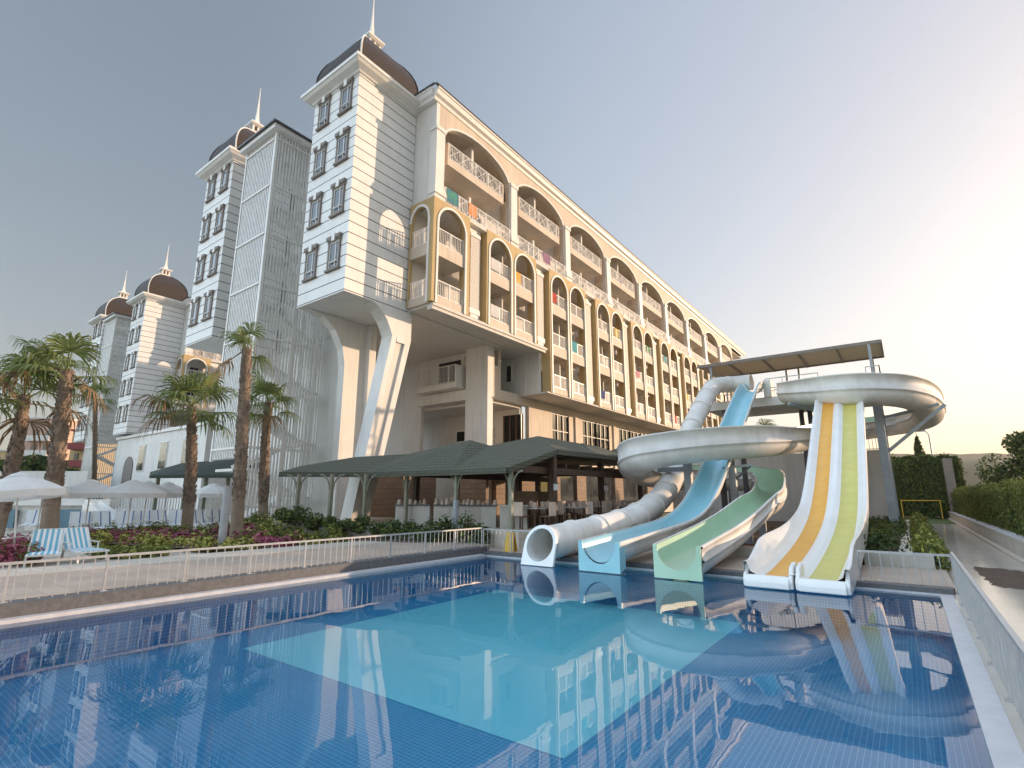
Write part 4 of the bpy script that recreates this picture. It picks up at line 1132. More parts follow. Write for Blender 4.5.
def tree(name, label, base, H, crown, n, size, seed, mats=('leaf','leaf','leaf_light'), lobes=14, cat='tree', trunk_r=.2, group=None):
    rng = random.Random(seed); base = Vector(base); o = empty(name, base, label, cat, group)
    mb = MB(); top = base + V(0,0,H*.75)
    mb.tube([base, base.lerp(top,.5)+V(.1,.05,0), top], [trunk_r, trunk_r*.7, trunk_r*.3], 8)
    cs = []
    for i in range(lobes):
        t = rng.uniform(0, 6.28); rr = rng.uniform(.15,.75); zz = rng.uniform(-.75,.85)
        k = math.sqrt(max(.1, 1-zz*zz))
        c = base + V(math.cos(t)*crown[0]*rr*k, math.sin(t)*crown[1]*rr*k, H - crown[2] + zz*crown[2]*.8); cs.append(c)
        if rng.random() < .7: mb.tube([base.lerp(top, rng.uniform(.4,.9)), c], [trunk_r*.35, trunk_r*.1], 5)
    mb.build('trunk', M['bark'], o)
    mb = MB()
    for c in cs:
        s = rng.uniform(.22,.42)
        leaf_quads(mb, rng, c, (crown[0]*s, crown[1]*s, crown[2]*s), n//lobes, size, 0, .4, .45, list(range(len(mats))))
    mb.build('crown', [M[m] for m in mats], o); return o
tree('tree', 'dark leafy tree at the right edge rising above the long hedge', P(1036,490,32).xy.to_3d(), 6.2, (2.9,2.9,2.9), 16000, .14, 21, lobes=30)
tree('tree', 'dense dark tree behind the pale wall near the left edge', P(30,495,60).xy.to_3d(), 6.6, (6,5,3.2), 5000, .4, 22, lobes=18)
tree('tree', 'dark bushy tree between the apricot house and the distant stair tower', P(72,495,62).xy.to_3d(), 5.6, (4,4,2.7), 4000, .4, 23, lobes=14)
tree('tree', 'dark low tree behind the first umbrella', P(-12,495,58).xy.to_3d(), 6.2, (5,4,3), 4000, .4, 24, lobes=14)
# conifer and street lamp behind the clipped hedge
rng = random.Random(31); q = P(926,495,64).xy.to_3d(); o = empty('conifer', q, 'thin conifer rising behind the clipped hedge', 'tree')
MB().tube([q, q+V(0,0,9.6)], [.2,.03], 6).build('trunk', M['bark'], o)
mb = MB()
for i in range(22):
    z = 4.6 + i*.21; r = max(.1, 1.5*(1-(z-4.4)/5.0))
    for k in range(6):
        t = rng.uniform(0,6.28); c = q + V(math.cos(t)*r*.5, math.sin(t)*r*.5, z-.1); leaf_quads(mb, rng, c, (r*.45,r*.45,.18), 12, .22, 0, .3, .3, [0,0,1])
mb.build('crown', [M['leaf'], M['leaf_light']], o)
q = P(939,495,70).xy.to_3d(); o = empty('street_lamp', q, 'tall slim street lamp behind the clipped hedge', 'street lamp')
MB().tube([q, q+V(0,0,10.0), q+V(-.35,0,10.5)], [.12,.08,.06], 8).build('pole', M['grey_metal'], o)
MB().box(q.x-1.2, q.y-.2, 10.45, q.x-.3, q.y+.2, 10.65).build('lamp_head', M['grey_metal'], o)
# yellow frame on the lawn
a = G(905,521,.05); b = G(943,519,.05); a = V(b.x-2.4, b.y, 0)
o = empty('yellow_frame', (b.x, b.y, .05), 'thin yellow metal frame standing on the lawn before the dark hedge', 'frame')
MB().bar((b.x, b.y, .05), (b.x, b.y, 1.5), .07).build('post', M['yellow'], o); MB().bar((b.x-2.6, b.y, .05), (b.x-2.6, b.y, 1.5), .07).build('post', M['yellow'], o)
MB().bar((b.x-2.64, b.y, 1.53), (b.x+.04, b.y, 1.53), .07).build('crossbar', M['yellow'], o)

# ================================================================== terrace pergola
TZ = .70
mb = MB()
outl = [P(284,520,22.2).xy, P(330,526,21.4).xy, P(372,530,21.0).xy, P(420,536,20.2).xy, (-13.2,15.35), (-10.9,15.0), (-10.9,30), (-22.3,30), (-22.3,20), (-26.0,20)]
mb.prism([(p[0], p[1]) for p in outl], 'z', .0, TZ); tag(mb.build('terrace', M['paving_pale']), kind='structure')
kp = [P(276,519,22.0), P(330,525.5,21.2), P(372,530.5,20.8), P(424,537,20.0)]
mb = MB()
for a, c in zip(kp[:-1], kp[1:]): mb.bar((a.x, a.y, a.z-.34), (c.x, c.y, c.z-.34), .28, .70)
tag(mb.build('terrace_kerb', M['concrete']), 'pale stone retaining kerb curving along the front of the green pergola terrace', 'kerb')
peg = empty('pergola', (-14, 17, TZ), 'large pergola with greyish green shingled hip roofs over the dining terrace', 'pergola')
e0, e1, e2, e3 = V(-11.1,14.6,2.88), V(-13.7,14.6,2.86), V(-18.0,14.0,2.86), V(-21.4,12.1,2.9)
A_, B_, Vv = P(470,440,22.0), P(538,436,22.6), P(490,445.5,22.0)
l1, l0, l2 = P(408,454,24), P(355,457,24), P(300,466,25)
v1, e4 = P(557,449.5,20.2), P(628,457.5,28)
C_ = P(600,447,30)
bk = V(-22.5,20.5,3.4)
faces = [(e3,e2,l1,l0),(e3,l0,l2),(e2,e1,A_,l1),(e1,e0,Vv,A_),(e0,v1,B_,Vv),(v1,e4,C_,B_),(l0,l1,V(-19,20,4.0),V(-22.3,19.2,3.8)),(l2,l0,V(-22.3,19.2,3.8)),(l1,A_,Vv,V(-19,20,4.0)),(Vv,B_,C_,V(-19,20,4.0)),(V(-19,20,4.0),C_,V(-22.6,31,4.3),V(-22.6,20,4.1)),(C_,e4,V(-12.2,36,3.9),V(-22.6,36,4.3),V(-22.6,31,4.3))]
mb = MB()
for f in faces: mb.add(f, [tuple(range(len(f)))])
r = mb.build('roof', M['green_roof'], peg)
mb = MB()
for a, c in ((e3,e2),(e2,e1),(e1,e0),(e0,v1),(v1,e4)): mb.bar(a+V(0,0,-.10), c+V(0,0,-.10), .10, .20)
mb.build('fascia', M['green_roof'], r)
mb = MB()
for f in faces[:6]:
    mb.add([p+V(0,.02,-.12) for p in f], [tuple(range(len(f)))])
mb.build('timber_ceiling', M['wood_dark'], r)
for px, py, D in ((582,443,26.5),(618,448,30)):
    t = P(px, py, D); mb = MB()
    b_ = [t+V(-1.6,-1.6,-.75), t+V(1.6,-1.6,-.75), t+V(1.6,1.6,-.75), t+V(-1.6,1.6,-.75)]
    mb.add(b_+[t], [(0,1,4),(1,2,4),(2,3,4),(3,0,4),(3,2,1,0)]); mb.build('roof', M['green_roof'], peg)
mb = MB()
for k in range(9):
    y = 17.6+k*1.1; mb.box(-20, y, 3.02, -11.2, y+.12, 3.22)
mb.box(-11.35, 15.2, 2.75, -11.2, 27, 3.0); mb.box(-17.5, 16.0, 2.72, -17.3, 27, 3.0)
mb.build('rafters', M['wood_dark'], peg)
def pergola_post(x, y, z0, z1, m='wood_green', ang=None, r=.085, brace=True, grey=0):
    o = part('post', peg, (x, y, z0))
    MB().box(x-r, y-r, z0, x+r, y+r, z1).build('shaft', M[m], o)
    if brace:
        mb = MB()
        for s in (-1, 1):
            dx = math.cos(ang)*s; dy = math.sin(ang)*s
            pts = [V(x+dx*(.08+.42*(1-math.cos(t))), y+dy*(.08+.42*(1-math.cos(t))), z1-.62+.6*math.sin(t)) for t in [math.pi/2*k/7 for k in range(8)]]
            mb.tube(pts, .035, 6)
        mb.build('brace', M[m], o)
    if grey: MB().tube([(x, y, z0), (x, y, grey)], .11, 14).build('post_sleeve', M['grey_metal'], o)
for px, D, z0, gy in ((511,18.7,TZ,0),(456.5,20.1,.12,1.75),(407,21.6,TZ,0),(366,21.7,TZ,0),(332,21.7,TZ,0),(299,21.9,TZ,0)):
    p = P(px, 480, D); pergola_post(p.x, p.y, z0, 2.78, 'wood_green', YAW if px < 450 else 0.0, .065, True, gy)
for px, D in ((553,20.6),(601,25.5),(640,31)):
    p = P(px, 480, D); pergola_post(p.x, p.y, TZ, 3.5, 'wood_dark', None, .12, False)
for x, y in ((-16,22),(-17.5,26),(-19.5,18.2)): pergola_post(x, y, TZ, 3.2, 'wood_dark', None, .12, False)
# bar counters with folded napkins
cnt = []
for i, (px0, px1, D, look) in enumerate(((396,430,21.9,'pale bar counter at the left end under the pergola'),(434,470,21.6,'pale bar counter behind the sleeved pergola post'),(464,496,20.9,'pale panelled bar counter just right of the sleeved pergola post'),(500,527,20.3,'short white bar counter by the corner post of the pergola'))):
    a, c = P(px0,500,D), P(px1,500,D); d = (c-a); d.z = 0; L = d.length; ang = math.atan2(d.y, d.x)
    o = empty('bar_counter', (0,0,0), look, 'counter', 'bar counters under the pergola')
    MB().box(0, 0, 0, L, .6, .80).build('body', M['counter'], o)
    MB().box(-.05, -.06, .801, L+.05, .66, .86).build('top', M['granite'] if i != 3 else M['counter'], o)
    mb = MB()
    for k in range(max(1, int(L/.7))): mb.box(k*.7+.06, -.02, .08, min(L-.04, k*.7+.64), -.001, .74)
    mb.build('front_panel', M['concrete'], o)
    o.location = (a.x, a.y, TZ); o.rotation_euler.z = ang; cnt.append((a, ang, L))
rng = random.Random(77)
proto = None
def napkin_at(x, y, z, where):
    global proto
    if proto is None:
        mb = MB(); mb.lathe((0,0,0), [(.09,0),(.10,.03),(.06,.09),(.075,.15),(.03,.19),(.0,.2)], 7); proto = mb.build('folded_napkin', M['napkin']); o = proto
    else: o = proto.copy(); COL.objects.link(o)
    o.location = (x, y, z); o.rotation_euler.z = rng.uniform(0,6); s = rng.uniform(.8,1.35); o.scale = (s,s,s*rng.uniform(.8,1.3))
    tag(o, where, 'napkin', 'folded napkins under the pergola')
for a, ang, L in cnt[:3]:
    k = 0
    while k*.22 < L-.1:
        t = .08+k*.22+rng.uniform(-.04,.04); u = rng.uniform(.12,.5)
        napkin_at(a.x+math.cos(ang)*t-math.sin(ang)*u, a.y+math.sin(ang)*t+math.cos(ang)*u, TZ+.86, 'pale folded napkin standing in a row on a bar counter under the pergola'); k += 1
# dining tables and chairs
def chair_proto():
    o = empty('dining_chair', (0,0,0), 'x', 'chair', 'dining chairs under the pergola')
    MB().box(-.22,-.22,.43,.22,.22,.48).build('seat', M['brown_door'], o)
    mb = MB(); mb.box(-.22,.19,.481,.22,.23,.98); mb.build('backrest', M['napkin'], o)
    for x in (-.19,.19):
        for y in (-.19,.19): MB().box(x-.02,y-.02,0,x+.02,y+.02,.43).build('leg', M['wood_dark'], o)
    return o
def table_proto():
    o = empty('dining_table', (0,0,0), 'x', 'table', 'dining tables under the pergola')
    MB().box(-.5,-.5,.72,.5,.5,.76).build('tabletop', M['counter'], o)
    for x in (-.42,.42):
        for y in (-.42,.42): MB().box(x-.03,y-.03,0,x+.03,y+.03,.72).build('leg', M['wood_dark'], o)
    return o
cp, tp = chair_proto(), table_proto(); fresh(); first = True
spots = [(532,20.6,'table nearest the tube slide mouth under the pergola'),(570,22.2,'table right of the first dark pergola post'),(586,24.5,'table just left of the second dark pergola post'),(616,26,'table right of the second dark pergola post'),(545,24,'table in the second row behind the pergola corner'),(640,29,'farthest table behind the bend of the tube slide')]
for i, (px, D, wh) in enumerate(spots):
    p = P(px, 500, D)
    t = tp if i == 0 else copy_tree(tp)
    t.location = (p.x, p.y, TZ); t['label'] = 'small dining ' + wh
    for k, (dx, dy, a) in enumerate(((0,-.72,math.pi),(0,.72,0),(-.72,0,math.pi/2),(.72,0,-math.pi/2))):
        c = cp if first else copy_tree(cp); first = False
        c.location = (p.x+dx, p.y+dy, TZ); c.rotation_euler.z = a
        c['label'] = 'cloth backed chair ' + ('in front of','behind','left of','right of')[k] + ' the ' + wh.replace('under the pergola','').strip()
    for k in range(4): napkin_at(p.x+(-.3,.3,-.25,.3)[k], p.y+(-.3,-.25,.3,.3)[k], TZ+.76, 'pale folded napkin on a dining table under the pergola')
def lantern_l(px, py, D, lab):
    p = P(px, py, D); o = empty('wall_lantern', p, lab, 'lamp', 'small lanterns under the pergola')
    MB().box(p.x-.07,p.y-.07,p.z-.12,p.x+.07,p.y+.07,p.z+.12).build('lamp_glass', M['umbrella'], o)
    MB().box(p.x-.09,p.y-.09,p.z+.121,p.x+.09,p.y+.09,p.z+.16).build('cap', M['dark_metal'], o)
    MB().bar((p.x,p.y,p.z+.16),(p.x,p.y,p.z+.75),.02).build('stem', M['dark_metal'], o)
lantern_l(556, 487, 20.2, 'small pale lantern by the first dark pergola post')
lantern_l(606, 488, 25, 'small pale lantern by the second dark pergola post')
# bench-like wooden planters seen in the dark
for px, D, lab in ((520,22.5,'orange brown wooden bench under the pergola, left of the pale wall'),(538,24.2,'orange brown wooden bench against the pale wall under the pergola')):
    p = P(px, 500, D); o = empty('wooden_bench', (p.x,p.y,TZ), lab, 'bench')
    MB().box(p.x-.7,p.y-.25,TZ+.35,p.x+.7,p.y+.25,TZ+.45).build('seat', M['brown_door'], o); MB().box(p.x-.7,p.y+.2,TZ+.451,p.x+.7,p.y+.26,TZ+1.4).build('backrest', M['brown_door'], o)
    for s in (-.62,.62): MB().box(p.x+s-.05,p.y-.2,TZ,p.x+s+.05,p.y+.2,TZ+.349).build('leg', M['brown_door'], o)
# shrubs along the terrace front
rng = random.Random(41)
sp0 = None
lst = [(286,519,21.6),(300,521,21.2),(316,523,21.1),(332,524,21.0),(346,526,20.7),(360,528,20.6),(378,530,20.5),(392,532,20.3),(404,533,20.1),(420,535,20.0),(434,537,19.8),(446,538,19.9),(468,538,19.4),(480,538,19.3)]
for i, (px, py, D) in enumerate(lst):
    p = P(px, py, D); z0 = .12 if px > 425 else p.z-.25
    q = V(p.x, p.y, z0)
    o = empty('shrub', q, 'leafy green shrub in the row in front of the pergola terrace', 'shrub', 'shrubs in front of the pergola')
    mb = MB(); h = rng.uniform(.5,.95) + (.3 if px > 425 else 0)
    for k in range(5): leaf_quads(mb, rng, (q.x+rng.uniform(-.2,.2), q.y+rng.uniform(-.2,.2), z0+h*rng.uniform(.35,.7)), (.3,.3,h*.4), 60, .10, 0, .5, .5, [0,0,1])
    mb.build('foliage', [M['leaf'], M['leaf_light']], o)
    mb = MB()
    for k in range(4): mb.tube([q, q+V(rng.uniform(-.2,.2),rng.uniform(-.2,.2),h*.8)], [.02,.008], 5)
    mb.build('stems', M['bark'], o)

# second pergola to the left, before the distant wing
pg2 = empty('pergola', P(205,500,36).xy.to_3d(), 'smaller dark green roofed pergola behind the umbrellas and palm trunks', 'pergola')
a, b_, c_, d_ = P(150,475.5,35), P(240,475,34), P(252,458,38), P(182,463,39)
e_ = P(150,472,44); f_ = P(260,470,43)
mb = MB(); mb.add([a,b_,c_,d_], [(0,1,2,3)]); mb.add([a,d_,e_], [(0,1,2)]); mb.add([d_,c_,f_,e_], [(0,1,2,3)]); mb.add([b_,f_,c_], [(0,1,2)])
r = mb.build('roof', M['green_roof_dark'], pg2)
mb = MB(); mb.bar(a+V(0,0,-.08), b_+V(0,0,-.08), .1, .2); mb.build('fascia', M['green_roof_dark'], r)
for px, D in ((158,35.3),(186,35),(206,34.8),(228,34.5)):
    p = P(px, 480, D); MB().box(p.x-.1,p.y-.1,.1,p.x+.1,p.y+.1,3.2).build('post', M['wood_green'], pg2)

# ================================================================== umbrellas and loungers
def umbrella_proto():
    o = empty('sun_umbrella', (0,0,0), 'x', 'umbrella', 'white sun umbrellas by the pool')
    n = 8; mb = MB(); vs = []
    for rr, z in ((.05,2.34),(.28,2.28),(.7,2.10),(1.12,1.86),(1.12,1.68)):
        for k in range(n*3):
            t = 2*math.pi*k/(n*3); sag = 1.0 - (.06 if k % 3 else 0)*(rr/1.12)
            vs.append((rr*sag*math.cos(t), rr*sag*math.sin(t), z - (.02 if (k % 3 and z < 1.8) else 0)))
    m = n*3
    mb.add(vs, [(i*m+k, i*m+(k+1) % m, (i+1)*m+(k+1) % m, (i+1)*m+k) for i in range(4) for k in range(m)])
    mb.lathe((0,0,0), [(.30,2.29),(.16,2.37),(.0,2.42)], 16)
    mb.build('canopy', M['umbrella'], o)
    MB().tube([(0,0,0),(0,0,2.38)], .024, 8).build('pole', M['plastic'], o)
    mb = MB()
    for k in range(n):
        t = 2*math.pi*k/n; mb.bar((0,0,2.24), (1.09*math.cos(t),1.09*math.sin(t),1.83), .018)
    mb.build('ribs', M['plastic'], o)
    mb = MB(); mb.lathe((0,0,0), [(.24,0),(.24,.06),(.06,.10),(.045,.35),(.03,.35)], 14); mb.build('base', M['plastic'], o)
    MB().lathe((0,0,0), [(.03,.62),(.26,.62),(.26,.65),(.03,.65)], 14).build('drinks_tray', M['plastic'], o)
    return o
up = umbrella_proto(); fresh()
US = [(25,15.2,1.0,'largest white umbrella, open at the left edge before a palm trunk'),(42,21,1.0,'white umbrella half hidden behind the largest one at the left edge'),(89,22.2,1.12,'white umbrella right of the nearest stout palm'),(131,22.6,1.12,'white umbrella third from the left palm, overlapping its right neighbour'),(146,24.5,1.05,'white umbrella tucked behind two overlapping ones'),(166,25.5,1.0,'white umbrella just left of the full crowned palm trunk'),(212,29,1.05,'small far white umbrella behind the grey post'),(207,34,1.0,'farthest white umbrella, mostly hidden behind the one by the grey post')]
for i, (px, D, s, lab) in enumerate(US):
    o = up if i == 0 else copy_tree(up)
    p = P(px, 500, D); o.location = (p.x, p.y, .12); o.scale = (s, s, 1.02); o.rotation_euler.z = i*.37; o['label'] = lab
up.rotation_euler = (R_(4), R_(-5), .2)
def lounger_proto(m, lab, ba=62):
    o = empty('sun_lounger', (0,0,0), lab, 'sun lounger', 'sun loungers by the pool')
    W = .34; ca, sa = math.cos(R_(ba)), math.sin(R_(ba)); L = .82
    mb = MB(); mb.add([(0,-W,.36),(1.25,-W,.34),(1.25,W,.34),(0,W,.36),(0,-W,.39),(1.25,-W,.37),(1.25,W,.37),(0,W,.39)], [(0,3,2,1),(4,5,6,7),(0,1,5,4),(1,2,6,5),(2,3,7,6),(3,0,4,7)])
    mb.build('seat', M[m], o)
    mb = MB(); q = lambda s, y, e: (-s*ca - e*sa, y, .37+s*sa - e*ca*-1*-1)
    pr = [(0,.37),(-L*ca,.37+L*sa),(-L*ca+.03*sa,.37+L*sa+.03*ca),(.03*sa,.37+.03*ca)]
    mb.prism([(p[0],p[1]) for p in pr], 'y', -W, W); mb.build('backrest', M[m], o)
    mb = MB()
    for y in (-W-.03, W+.03): mb.bar((-.1,y,.35), (1.28,y,.33), .045); mb.bar((-.02,y,.36), (-L*ca-.05,y,.36+L*sa+.03), .04)
    mb.bar((-L*ca-.05,-W-.03,.38+L*sa), (-L*ca-.05,W+.03,.38+L*sa), .045); mb.bar((1.28,-W-.03,.33), (1.28,W+.03,.33), .045)
    mb.build('frame', M['plastic'], o)
    for x in (.0, 1.1):
        for y in (-W-.03, W+.03): MB().bar((x,y,.34), (x+(.06 if x else -.06),y,0), .05).build('leg', M['plastic'], o)
    for y in (-W-.03, W+.03):
        mb = MB(); mb.bar((-.15,y,.60),(.45,y,.58),.05,.03); mb.bar((.43,y,.58),(.45,y,.34),.035); mb.build('armrest', M['plastic'], o)
    return o
lb = lounger_proto('stripe', 'blue striped lounger nearest the left edge, beside the open umbrella', 50); 
p = G(43, 563, .13); lb.location = (p.x, p.y, .13); lb.rotation_euler.z = R_(-14); lb.scale = (.85,.88,.85)
fresh(); l2 = copy_tree(lb); p = G(76, 560, .13); l2.location = (p.x, p.y, .13); l2.rotation_euler.z = R_(6); l2['label'] = 'blue striped lounger in front of the nearest stout palm trunk'
ln = lounger_proto('stripe_navy', 'x', 55); fresh()
LS = [(78,536,'left of the white umbrella beside the stout palm'),(100,535,'under the white umbrella beside the stout palm'),(122,534,'between the second and third umbrella poles'),(140,533,'under the overlapping pair of umbrellas'),(158,532,'just right of the overlapping umbrellas'),(175,531,'touching the full crowned palm trunk on its left'),(212,530,'left of the grey post'),(196,531,'between the full crowned palm and the grey post'),(32,531,'behind the largest umbrella, half hidden by its pole')]
for i, (px, py, lab) in enumerate(LS):
    o = ln if i == 0 else copy_tree(ln); p = G(px, py, .12); o.location = (p.x, p.y, .12); o.rotation_euler.z = R_(-12+9*math.sin(i*2.1)); o['label'] = 'white lounger with navy striped cloth ' + lab
q = G(212,527,.12); o = empty('rolled_towel', (q.x,q.y,.52), 'dark red towel lying on the lounger left of the grey post', 'towel'); mb = MB()
mb.tube([(q.x-.25,q.y,.60),(q.x,q.y+.05,.66),(q.x+.25,q.y,.60)], [.10,.14,.09], 10); mb.build('towel', M['darkred'], o)
# grey post in the bed
q = G(221,550,.14); o = empty('grey_post', (q.x,q.y,.13), 'plain thick grey metal post in front of the flower bed', 'post')
MB().tube([(q.x,q.y,.13),(q.x,q.y,2.2)], .13, 16).build('pole', M['postgrey'], o); MB().tube([(q.x,q.y,2.2),(q.x,q.y,2.24)], .15, 16).build('cap', M['postgrey'], o)

# ================================================================== flower beds
def bed_pt(px, t):
    f = lambda xs, ys: next(ys[i] + (ys[i+1]-ys[i])*(px-xs[i])/(xs[i+1]-xs[i]) for i in range(len(xs)-1) if xs[i] <= px <= xs[i+1])
    xs = (60, 85, 150, 200, 262, 300, 350, 420)
    yf = f(xs, (541, 542, 546, 549.5, 549, 546, 542, 546)); yb = f(xs, (532, 532, 531, 530, 519, 520, 527, 539))
    y = yf + (yb-yf)*t
    return P(px, y, min(1.76*532/(yf-496)*(1+.0*t) + 5.5*t*(1 if px < 330 else .25), 27))
mb = MB(); vs = []; nx, ny = 60, 8
for i in range(nx+1):
    for j in range(ny+1):
        p = bed_pt(60+360*i/nx, j/ny); vs.append((p.x, p.y, max(p.z, .11)))
mb.add(vs, [(i*(ny+1)+j, (i+1)*(ny+1)+j, (i+1)*(ny+1)+j+1, i*(ny+1)+j+1) for i in range(nx) for j in range(ny)], 0, True)
struct('flower_bed', mb, M['soil'])
rng = random.Random(51)
LOW = {k: MB() for k in ('yellow', 'magenta', 'green')}
for i in range(420):
    px = rng.uniform(70, 345); t = rng.random()
    k = 'yellow' if t < .3 else ('magenta' if t < .62 else 'green')
    if px > 255: k = rng.choice(('green','green','yellow')) if t > .25 or px > 300 else 'magenta'
    if rng.random() < .2: k = rng.choice(('yellow','green','magenta' if px < 255 else 'green'))
    p = bed_pt(px, t); h = rng.uniform(.14,.32); r = rng.uniform(.18,.32)
    leaf_quads(LOW[k], rng, (p.x, p.y, max(p.z,.11)+h*.5), (r,r,h), 46, .085, 0, .7, .6)
for i in range(90):
    px = rng.uniform(92, 166); p = G(px, rng.uniform(553,558.5) - (px-92)*.03, .14)
    leaf_quads(LOW['green' if rng.random() < .7 else 'yellow'], rng, (p.x,p.y,.24), (.22,.22,.14), 40, .07, 0, .7, .6)
for i in range(60):
    p = G(rng.uniform(-10,38), rng.uniform(548,566), .14); k = rng.choice(('green','magenta','magenta'))
    leaf_quads(LOW[k], rng, (p.x,p.y,.4), (.2,.2,.3), 44, .08, 0, .7, .6)
for k, m, lab in (('yellow','leaf_yellow','lime yellow bedding plants at the front of the flower bed'),('magenta','leaf_magenta','magenta and dark red bedding plants round the palm trunks'),('green','leaf_light','green bedding plants in the flower bed')):
    o = LOW[k].build('bedding_plants', M[m]); o['kind'] = 'stuff'; o['label'] = lab

# ================================================================== left background
def seg_wall(name, lab, cat, px0, px1, D, z0, z1, th, m, part_of=None):
    a, c = P(px0,496,D), P(px1,496,D); a.z = c.z = (z0+z1)/2; mb = MB(); mb.bar(a, c, th, z1-z0)
    if part_of: return mb.build(name, M[m], part_of)
    o = mb.build(name, M[m]); return tag(o, lab, cat)
cp_ = empty('childrens_pool', P(50,500,29).xy.to_3d(), 'raised white walled pool with blue panels behind the loungers, left of the nearest palm', 'pool')
seg_wall('wall', None, None, -60, 112, 29, .1, 1.40, .4, 'white', cp_); seg_wall('rim', None, None, -62, 116, 28.9, 1.401, 1.72, .7, 'trim', cp_)
for a, c in ((8,20),(58,86)): seg_wall('blue_panel', None, None, a, c, 28.6, .25, 1.2, .2, 'poolblue', cp_)
o = empty('small_slide', P(100,500,27).xy.to_3d(), 'small white childrens slide ramp beside the raised pool', 'slide'); a = P(92,505,27); b2 = P(112,521,26.4)
MB().bar(a, b2, .9, .08).build('ramp', M['slideclean'], o)
for s in (-.46,.46):
    w_ = RH.cross(V(0,0,1)) * s; MB().bar(a+w_+V(0,0,.12), b2+w_+V(0,0,.12), .06, .3).build('side', M['slideclean'], o)
MB().bar(P(93,507,27.2), V(*P(93,507,27.2).xy, .1), .7, .7).build('ladder_block', M['slidewhite'], o)
o = empty('terrace_railing', P(130,500,36).xy.to_3d(), 'white terrace railing running behind the umbrellas', 'railing'); top = MB(); pk = MB()
a, c = P(70,496,36), P(236,496,36); top.bar(V(a.x,a.y,1.85), V(c.x,c.y,1.85), .06); top.bar(V(a.x,a.y,1.0), V(c.x,c.y,1.0), .05)
for i in range(60):
    q = a.lerp(c, i/59); pk.box(q.x-.025,q.y-.025,.1,q.x+.025,q.y+.025,1.84)
top.build('rail', M['rail'], o); pk.build('picket', M['rail'], o)
seg_wall('garden_wall', 'long pale wall with a flat top behind the raised pool at the left', 'wall', -30, 86, 50, .1, 4.2, .5, 'white')
def house(lab, px0, px1, D, z1, m, dm, seed, wm='white'):
    a, c = P(px0,496,D), P(px1,496,D); L = (c-a).length; o = empty('apartment_building', (0,0,0), lab, 'building')
    MB().box(0,0,0,L,9,z1).build('wall', M[m], o)
    MB().box(-.3,-.3,z1,L+.3,9.3,z1+.35).build('roof', M[wm], o)
    k = int(z1/3.1)
    for i in range(k):
        z = 1+i*3.1
        b = MB().box(L*.1,-1.3,z-.2,L*.9,-.01,z).build('balcony', M[wm], o)
        MB().box(L*.1,-1.3,z+.01,L*.9,-1.2,z+.95).build('balcony_front', M[dm], b)
        for u in (.22,.6): 
            w_ = MB().box(L*u,-.06,z+.02,L*(u+.18),-.001,z+2.2).build('window', M['dark_metal'], o); MB().box(L*u+.06,-.09,z+.08,L*(u+.18)-.06,-.061,z+2.14).build('pane', M['glass'], w_)
    o.location = (a.x, a.y, 0); o.rotation_euler.z = math.atan2((c-a).y, (c-a).x); return o
house('far pale pink apartment block with white balconies between two palms', 14, 47, 110, 18.0, 'pink', 'white', 1)
house('far apricot house with dark red balconies beside the stout palm trunk', 62, 86, 95, 13.5, 'apricot', 'darkred', 2, 'darkred')
house('far plain apricot house behind the dark bushes', -40, 8, 120, 12, 'apricot', 'white', 3)

# low front building under the distant wing
o = empty('low_building', (-62,22.3,0), 'low white building with an arched opening under the distant hotel wing', 'building')
mb = MB(); mb.box(-77,22.3,.1,-53,30,8.6); mb.build('wall', M['white'], o)
MB().box(-77.2,22.1,8.6,-52.7,30,8.9).build('roof_edge', M['trim'], o)
for x in (-68.6,-62.6,-57.0):
    w_ = MB().box(x-1.0,22.22,4.6,x+1.0,22.299,7.6).build('window', M['trim'], o); MB().box(x-.88,22.19,4.7,x+.88,22.219,7.5).build('pane', M['glass_soft'], w_)
mb = MB(); n = 12; mb.prism([(-73.6,2.2)] + [(-72.2-1.4*math.cos(math.pi*i/n), 5.0+1.4*math.sin(math.pi*i/n)) for i in range(n+1)] + [(-70.8,2.2)], 'y', 22.20, 22.299); mb.build('arched_opening', M['brown_surround'], o)

# ================================================================== towels on the balconies
def towel(lab, y0, y1, x, z, h, m):
    mb = MB(); n = 8; vs = []
    for i in range(n+1):
        y = y0+(y1-y0)*i/n; e = .012*math.sin(i*1.7)
        vs += [(x+.035+e, y, z-h), (x+.04+e*.5, y, z), (x, y, z+.02), (x-.04, y, z), (x-.04, y, z-h*.5)]
    mb.add(vs, [(i*5+j, i*5+j+1, i*5+5+j+1, i*5+5+j) for i in range(n) for j in range(4)], 0, True)
    tag(mb.build('beach_towel', m, None, (x, (y0+y1)/2, z)), lab, 'towel', 'towels drying on balcony railings')
tm = lambda n_, c, c2: mat(n_, c, .9, c2, 2.5)
towel('blue and green towel on the terrace railing above the corner bay', 20.55, 21.55, XB-.12, 20.37, .85, tm('teal_towel', (.05,.16,.30), (.08,.30,.14)))
towel('orange towel on the terrace railing above the corner bay', 22.55, 23.35, XB-.12, 20.37, .85, tm('orange_towel', (.75,.26,.10), (.65,.35,.2)))
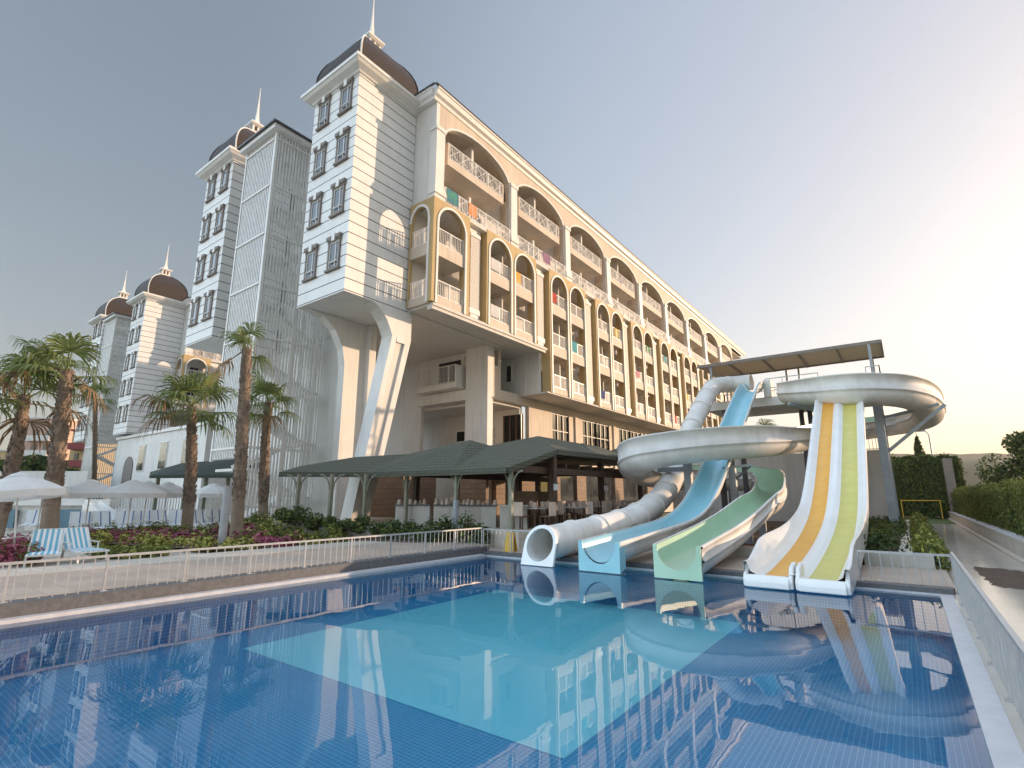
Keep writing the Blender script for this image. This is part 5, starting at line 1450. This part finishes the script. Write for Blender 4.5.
towel('orange towel on the upper railing of the second bay, right arch', 27.5, 28.25, XB-.14, 17.47, .8, M['orange'])
towel('white sheet on the upper railing of the second bay, left arch', 24.9, 26.0, XB-.14, 17.47, .8, M['umbrella'])
towel('white sheet on the lower railing of the second bay, left arch', 24.9, 25.9, XB-.14, 14.19, .8, M['umbrella'])
towel('mauve towel on the terrace railing of the second top arch', 31.2, 32.2, XB-.12, 20.37, .8, tm('mauve_towel', (.30,.16,.24), (.25,.12,.2)))

rng = random.Random(91)
ORD = ('third', 'fourth', 'fifth', 'sixth', 'seventh', 'eighth')
TC = {'red': (.50,.07,.05), 'turquoise': (.08,.36,.40), 'yellow': (.66,.46,.10), 'navy': (.04,.06,.20), 'pink': (.60,.26,.30), 'green': (.10,.30,.12)}
TM = {k: tm(k + '_towel_cloth', v, tuple(x*.8 for x in v)) for k, v in TC.items()}
for k, fl, ar, c in ((0,2,0,'red'),(0,1,1,'turquoise'),(1,2,1,'yellow'),(1,0,0,'navy'),(2,1,0,'pink'),(2,2,1,'green'),(3,2,0,'turquoise'),(3,0,1,'red'),(4,1,0,'yellow')):
    y0 = 24.32 + BAYP*(k+1) + (.45 if ar == 0 else 3.3) + rng.uniform(0, .9); wd = rng.uniform(.6, .95)
    towel(c + ' towel on the ' + ('lower','middle','upper')[fl] + ' railing of the ' + ORD[k] + ' bay, ' + ('left','right')[ar] + ' arch', y0, y0+wd, XB-.14, FL[fl]+1.51, rng.uniform(.6,.9), TM[c])

# ================================================================== haze
m = bpy.data.materials.new('evening_haze'); m.use_nodes = True; t = m.node_tree; t.nodes.clear()
out = t.nodes.new('ShaderNodeOutputMaterial'); pv = t.nodes.new('ShaderNodeVolumePrincipled')
pv.inputs['Color'].default_value = (.95, .88, .80, 1); pv.inputs['Density'].default_value = .00015; pv.inputs['Anisotropy'].default_value = .3
t.links.new(pv.outputs[0], out.inputs['Volume'])
hz_ = MB().box(-5200, -5200, -4, 5200, 5200, 290).build('haze', m); hz_['kind'] = 'stuff'
